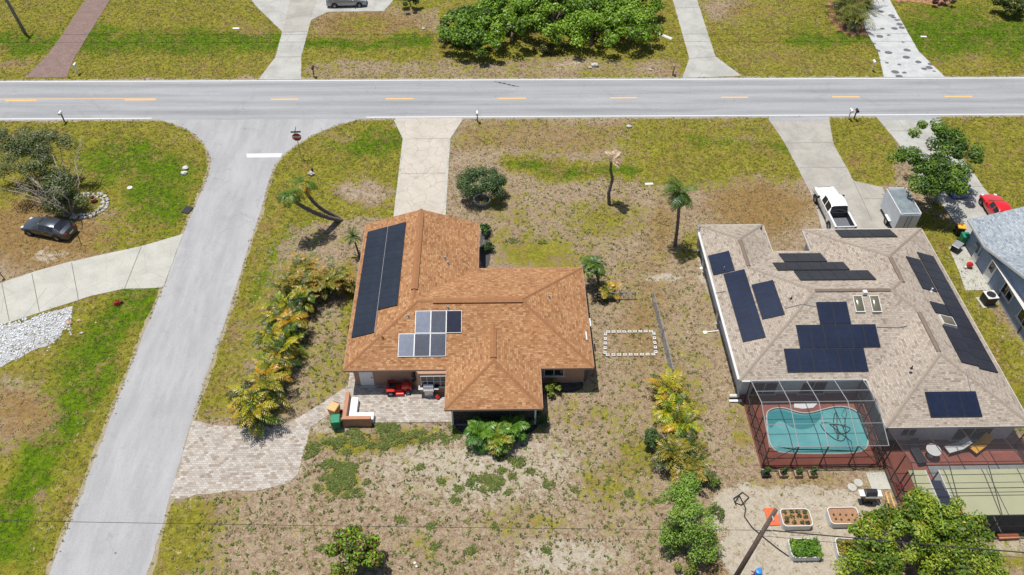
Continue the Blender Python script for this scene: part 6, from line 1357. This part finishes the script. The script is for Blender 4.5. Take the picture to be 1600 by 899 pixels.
hp_ = [gp(1308+26*math.cos(a*.9)*(.5+.5*math.sin(a*.37)), 668+24*math.sin(a)*(.6+.4*math.cos(a*.53)), .09) for a in np.linspace(0, 17, 90)]+[gp(1330, 690, .09), gp(1333, 705, .09), gp(1290, 703, .09), gp(1240, 702, .09), gp(1215, 698, .09)]
tag(MB().tube(hp_, .028, 6).build('pool_hose', 'black_plastic'), 'black floating hose coiled on the pool water', 'hose')
m = MB(); a = gp(1318, 668, .14); m.tube([a, a+Vector((.1, .5, .9)), a+Vector((.15, 1.0, .9)), a+Vector((.2, 1.1, 0))], .03, 7); tag(m.build('pool_rail', 'chrome'), 'curved steel handrail at the east side of the pool', 'handrail')
def cage(name, label, xs_, prof, h_mid, yb_, yf, x0, x1, beam, wall_mat, npx=4, frame='alu_white', lower='alu_bronze', cross=True, roofsc='screen'):
    """prof: list of (y,z) of the roof line from the house to the front"""
    t = thing(name, label, 'screen enclosure', (0, 0, 0)); fr = MB(); z0 = .14
    for x in xs_:
        b = MB(); b.tube([(x, y, z) for y, z in prof], beam, 4); b.build('roof_beam', frame, t)
    for y, z in prof: MB().tube([(x0, y, z+.012), (x1, y, z+.012)], beam*.8, 4).build('purlin', frame, t)
    for (ya, za), (yb2, zb2) in zip(prof[:-1], prof[1:]):
        MB().tube([(x0, (ya+yb2)/2, (za+zb2)/2+.012), (x1, (ya+yb2)/2, (za+zb2)/2+.012)], beam*.8, 4).build('purlin', frame, t)
        m = MB(); m.add([(x0, ya, za-.02), (x1, ya, za-.02), (x1, yb2, zb2-.02), (x0, yb2, zb2-.02)], [(0, 1, 2, 3)]); m.build('roof_screen', roofsc, t)
    yf_, zf_ = prof[-1]
    for x in xs_: MB().box((x, yf_, (z0+zf_)/2), (.07, .07, zf_-z0-.06)).build('post', lower, t)
    for z in (z0+.05, 1.1): MB().box(((x0+x1)/2, yf_, z), (x1-x0, .05, .05)).build('rail', lower, t)
    for a, b_ in zip(xs_[:-1], xs_[1:]):
        m = MB(); m.add([(a, yf_, z0), (b_, yf_, z0), (b_, yf_, zf_), (a, yf_, zf_)], [(0, 1, 2, 3)]); m.build('wall_screen', wall_mat, t)
        if cross and a == xs_[0]: MB().tube([(a, yf_+.03, z0), (b_, yf_+.03, zf_)], .025, 4).build('brace', lower, t)
        if cross and b_ == xs_[-1]: MB().tube([(b_, yf_+.03, z0), (a, yf_+.03, zf_)], .025, 4).build('brace', lower, t)
    for x in (x0, x1):
        pts = [(x, prof[0][0], z0)]+[(x, y, z) for y, z in prof]+[(x, yf_, z0)]; m = MB(); m.add(pts, [list(range(len(pts)))]); m.build('wall_screen', wall_mat, t)
        n = 5
        for i in range(n):
            y = prof[0][0]+(yf_-prof[0][0])*i/n; z = np.interp(-y, [-p_[0] for p_ in prof], [p_[1] for p_ in prof]); MB().box((x, y, (z0+z)/2), (.06, .06, float(z)-z0)).build('post', lower, t)
        MB().box((x, (prof[0][0]+yf_)/2, 1.15), (.05, prof[0][0]-yf_, .05)).build('rail', lower, t); MB().box((x, (prof[0][0]+yf_)/2, z0+.04), (.05, prof[0][0]-yf_, .05)).build('rail', lower, t)
    return t
yfr = (gp(1186, 729).y+gp(1374, 733).y)/2
cx_ = [gp(1202, 699, 2.45).x+ (gp(1393, 699, 2.45).x-gp(1202, 699, 2.45).x)*i/4 for i in range(5)]
cage('pool_cage', 'white-beamed screen cage over the turquoise swimming pool', [18.15, 20.1, 22.1, 24.1, 26.15], [(35.1, 2.52), (32.7, 3.25), (yfr+.1, 2.45)], 3.2, 35.1, yfr, 18.15, 26.15, .032, 'screen_wall', frame='cage_frame')
xs2 = [gp(x, 722, 3.5).x for x in (1423, 1482, 1543, 1600, 1660)]; yp2 = gp(1500, 722, 3.5).y; ye2 = gp(1530, 806, 2.45).y
cage('patio_cage', 'dark-beamed screen enclosure behind the southeast wing with a pale panel roof below', xs2, [(30.95, 2.52), (yp2, 3.5), (ye2, 2.45)], 3.2, 30.9, ye2, xs2[0], xs2[-1], .035, 'screen_wall', frame='alu_bronze', lower='alu_bronze', cross=True)
slab('patio_floor', [(xs2[0], ye2), (xs2[-1], ye2), (xs2[-1], 29.45), (xs2[0], 29.45)], .13, 'floor_grey')
slab('patio_rug', [(xs2[0]+.1, ye2+.3), (xs2[1]+.6, ye2+.3), (xs2[1]+.6, 31.3), (xs2[0]+.1, 31.3)], .144, 'deck_red')
t = thing('panel_canopy', 'pale yellow-green flat panel canopy under the dark-beamed cage', 'canopy', (0, 0, 0))
cy0, cy1 = ye2+.15, gp(1500, 734, 2.25).y; sx0, sx1 = gp(1456, 760, 2.25).x, gp(1476, 760, 2.25).x; cxl = gp(1420, 738, 2.25).x
for x0, x1 in ((cxl, sx0), (sx1+.1, sx1+3.2), (sx1+3.26, xs2[-1]-.2)):
    for a, b_ in ((cy0, cy0+1.55), (cy0+1.6, cy0+2.25), (cy0+2.3, cy1)): MB().box(((x0+x1)/2, (a+b_)/2, 2.22), (x1-x0, b_-a, .06)).build('panel', 'pale_panel', t)
for y in (cy0, cy0+1.3): MB().box(((sx0+sx1)/2, y+.6, 2.2), (sx1-sx0-.1, 1.2, .04)).build('window', 'pv_navy', t)
for x in (sx0+.02, sx1-.02+.08): MB().box((x, (cy0+cy1)/2, 2.24), (.06, cy1-cy0, .08)).build('frame', 'white', t)
for x in (cxl, sx1+.1, xs2[-1]-.3): MB().box((x, cy1-.05, 1.15), (.07, .07, 2.05)).build('post', 'alu_bronze', t)
# furniture seen through the screens
def lounge(label, loc, rz, mat='cover_black', fr='black_plastic'):
    t = thing('lounge_chair', label, 'chair', loc, rz); MB().box((0, -.25, .38), (.62, 1.2, .08)).build('seat', mat, t, bevel=.02); m = MB(); m.add([(-.3, .3, .4), (.3, .3, .4), (.3, .75, .95), (-.3, .75, .95), (-.3, .36, .36), (.3, .36, .36), (.3, .81, .91), (-.3, .81, .91)], [(0, 1, 2, 3), (7, 6, 5, 4), (0, 4, 5, 1), (2, 6, 7, 3), (1, 5, 6, 2), (0, 3, 7, 4)]); m.build('backrest', mat, t)
    for a in (-.27, .27):
        for y in (-.8, .25): MB().tube([(a, y, 0), (a, y, .36)], .02, 6).build('leg', fr, t)
lounge('dark striped lounge chair on the red patio of the second cage', gp(1430, 712, .14), .15); lounge('white-framed lounge chair in the middle of the second cage', gp(1492, 703, .14), -1.3, 'alu_white', 'white'); lounge('yellow-cushioned chair at the back of the second cage', gp(1528, 700, .14), -1.0, 'yellow_bin')
m = thing('patio_table', 'round white patio table on the red patio of the second cage', 'table', gp(1453, 712, .14)); MB().lathe([(.0, .68), (.5, .68), (.5, .72), (0, .72)], (0, 0, 0), 18).build('top', 'cloth_white', m); MB().lathe([(.2, 0), (.04, .05), (.04, .67)], (0, 0, 0), 10).build('leg', 'white', m)
flatbox('stool', 'small red stool near the corner between the two cages', 'stool', 1404, 764, (.4, .4, .4), 'red')
# garden
def bed(label, q, h, plants, wire=False, pcols=G_BRIGHT, pn=700, ps=.14, ph=.12):
    c = gp(q[0], q[1]); t = thing('raised_bed', label, 'planter', c, q[4] if len(q) > 4 else 0, 'raised garden beds'); wx, wy_ = q[2], q[3]
    rp_ = []
    for sx, sy in ((1, 1), (-1, 1), (-1, -1), (1, -1)):
        for k in range(4):
            a = {(1, 1): 0, (-1, 1): PI/2, (-1, -1): PI, (1, -1): 3*PI/2}[(sx, sy)]+k*PI/6; rp_.append((sx*(wx/2-.25)+.25*math.cos(a), sy*(wy_/2-.25)+.25*math.sin(a)))
    k = len(rp_); inn = [(x*.95, y*.92) for x, y in rp_]; mb = MB(); mb.add([(x, y, 0) for x, y in rp_]+[(x, y, h) for x, y in rp_]+[(x, y, h) for x, y in inn]+[(x, y, h-.12) for x, y in inn], [(i, (i+1) % k, k+(i+1) % k, k+i) for i in range(k)]+[(k+i, k+(i+1) % k, 2*k+(i+1) % k, 2*k+i) for i in range(k)]+[(2*k+i, 2*k+(i+1) % k, 3*k+(i+1) % k, 3*k+i) for i in range(k)])
    mb.build('trough', 'alu_white', t); MB().sheet(inn, h-.1).build('soil', 'soil', t)
    r_ = np.random.default_rng(int(q[0]))
    if plants == 'full': cs = np.array([[x, y, h+.08] for x in np.arange(-wx/2+.25, wx/2-.15, .3) for y in np.arange(-wy_/2+.2, wy_/2-.1, .28)]); rs = np.full(len(cs), .22)
    else: cs = np.array([[x+r_.normal(0, .03), y+r_.normal(0, .03), h-.02] for x in np.arange(-wx/2+.35, wx/2-.2, .42) for y in np.arange(-wy_/2+.3, wy_/2-.15, .38)]); rs = np.full(len(cs), ph)
    if plants == 'full': leafobj('plants', *leaves(cs, rs, pn, ps, r_, pcols, up=.8), 'leaf', t)
    else:
        for c_, q_ in zip(cs, rs): leafobj('seedling', *leaves(c_[None], np.array([q_]), max(5, pn//len(cs)), ps, r_, pcols, up=.8), 'leaf', t)
    if wire:
        for x in (-wx/2+.1, 0, wx/2-.1): MB().tube([(x, wy_/2, h), (x, wy_/2, h+.75), (x, wy_/2-.3, h+.9)], .012, 5).build('hoop', 'dark_metal', t)
        for z in (.4, .75): MB().tube([(-wx/2+.1, wy_/2, h+z), (wx/2-.1, wy_/2, h+z)], .01, 5).build('hoop', 'dark_metal', t)
bed('white raised bed with scattered tufts of greens next to the orange board', (1241, 815, 1.95, 1.25, 0), .55, 'sparse', pcols=[(.10, .12, .03), (.16, .17, .05), (.07, .09, .03)], pn=520, ps=.13, ph=.16)
bed('white raised bed of bare soil with rows of seedlings', (1315, 812, 2.0, 1.2, 0), .55, 'sparse', pcols=[(.06, .06, .03), (.10, .08, .04)], pn=160, ps=.08, ph=.07)
bed('white raised bed full of bright green lettuce under a wire hoop', (1255, 862, 1.95, 1.3, 0), .5, 'full', True, G_BRIGHT, 1500, .17)
bed('raised bed of yellowing plants partly under the fruit tree', (1327, 862, 1.9, 1.3, -.1), .5, 'full', False, [(.25, .26, .05), (.36, .28, .04), (.12, .18, .03)], 900, .14)
flatbox('board', 'orange plastic board lying against the first raised bed', 'board', 1206, 808, (.75, 1.25, .08), 'orange', .06)
for i, x in enumerate((1195, 1222, 1246, 1268)):
    t = thing('planter', f'{["first", "second", "third", "fourth"][i]} from the left of four small planters below the pool cage', 'planter', gp(x, 743), 0, 'small planters below the pool cage'); MB().box((0, 0, .16), (.5, .4, .32), top=(1.1, 1.1)).build('box', 'fascia_brown' if i else 'black_plastic', t); leafobj('plant', *leaves(np.array([[0, 0, .5], [.1, .05, .7]]), np.array([.25, .2]), 90, .2, rng, G_MID), 'leaf', t)
flatbox('paving_slab', 'square concrete slab at the door of the second cage', 'slab', 1372, 752, (1.3, 1.3, .05), 'concrete_pale')
for i, (x, y) in enumerate(((1331, 762), (1341, 755))): m = MB(); m.lathe([(.0, .0), (.3, 0), (.3, .06), (0, .06)], (0, 0, 0), 18); tag(m.build('stepping_stone', 'concrete_pale', loc=gp(x, y)), ('left' if i == 0 else 'right')+' of two round pale discs behind the covered grill', 'stone')
for i, (a, b_) in enumerate((((1383, 770), (1392, 800)), ((1390, 772), (1398, 795)), ((1366, 778), (1385, 802)))): tag(MB().tube([gp(*a)+Vector((0, 0, .06)), gp(*b_)+Vector((0, 0, .08))], .06, 6).build('timber', 'tan_bin' if i < 2 else 'alu_white'), ['left tan timber lying by the second cage', 'right tan timber lying by the second cage', 'white pole lying next to the covered grill'][i], 'timber')
t = thing('window_box', 'terracotta trough lying in front of the second cage', 'planter', gp(1573, 840), .03); MB().box((0, 0, .15), (1.3, .36, .28), top=(1.06, 1.15)).build('trough', 'terracotta', t, bevel=.04)
tag(MB().tube([gp(x, y)+Vector((0, 0, .05)) for x, y in ((1155, 775), (1165, 795), (1163, 808), (1175, 825), (1195, 842), (1215, 858), (1232, 870))], .04, 6).build('garden_hose', 'black_plastic'), 'black hose winding over the pale garden sand', 'hose')
tag(MB().tube([gp(x, y)+Vector((0, 0, .05)) for x, y in ((1150, 790), (1146, 780), (1160, 770), (1170, 778), (1158, 790), (1148, 786), (1155, 775))], .045, 6).build('garden_hose', 'black_plastic'), 'tangled coil of black hose at the top of the garden sand', 'hose')
t = thing('watering_can', 'bright blue plastic watering can at the bottom edge beside the leaning pole', 'watering can', gp(1184, 897)); MB().lathe([(.22, 0), (.25, .05), (.2, .42), (.1, .45)], (0, 0, 0), 14).build('can', 'blue_plastic', t); MB().tube([(-.2, 0, .15), (-.5, 0, .45)], [.05, .03], 8).build('spout', 'red', t)
# beside the blue-grey house
t = thing('air_conditioner', 'round-topped air conditioner unit beside the blue-grey house', 'air conditioner', gp(1541, 473), .1); MB().box((0, 0, .03), (1.25, 1.2, .08)).build('pad', 'concrete_pale', t); MB().box((0, 0, .5), (.9, .9, .84)).build('cabinet', 'dark_metal', t, bevel=.06); MB().box((0, 0, .94), (.94, .94, .05)).build('top', 'alu_white', t, bevel=.02); m = MB(); m.lathe([(0, .972), (.36, .972), (.36, .99), (0, .99)], (0, 0, 0), 18); m.build('fan_grille', 'black_plastic', t)
t = thing('pool_heater', 'grey box unit at the north corner of the blue-grey house', 'utility box', gp(1492, 391), .7); MB().box((0, 0, .35), (.9, .6, .6)).build('cabinet', 'dark_metal', t, bevel=.04); MB().box((0, 0, .67), (1.0, .68, .08)).build('lid', 'galv', t, bevel=.03)
m = MB(); m.blob((0, 0, .3), (.28, .25, .3), 8, n=7, amp=.1); tag(m.build('bucket', 'red', loc=gp(1513, 418)), 'bright red pot by the wall of the blue-grey house', 'pot')
flatbox('utility_box', 'white box against the wall behind the red pot', 'utility box', 1524, 408, (.5, .7, .8), 'alu_white', .05); flatbox('bucket', 'white bag on the pad beside the red pot', 'bag', 1507, 420, (.2, .2, .25), 'cloth_white', .3)
t = thing('pump', 'white pool pump with pipes at the southwest corner of the tan-roofed house', 'pump', gp(1147, 622)); m = MB(); m.tube([(-.4, 0, .25), (.3, 0, .25)], .13, 10); m.build('motor', 'alu_white', t); MB().tube([(.3, 0, .25), (.3, .3, .3), (.3, .5, .6)], .04, 6).build('pipe', 'white', t); MB().box((0, -.35, .1), (.9, .18, .12)).build('base', 'white', t)
for i, (x, y, rz) in enumerate(((1106, 419, .1), (1112, 519, .12))): t = thing('drain_pipe', ('upper' if i == 0 else 'lower')+' white downspout extension on the west side of the tan-roofed house', 'pipe', gp(x, y), rz); MB().box((0, 0, .06), (1.0, .07, .07)).build('pipe', 'white', t); MB().box((-.55, 0, .04), (.3, .3, .06)).build('splash_block', 'white', t)
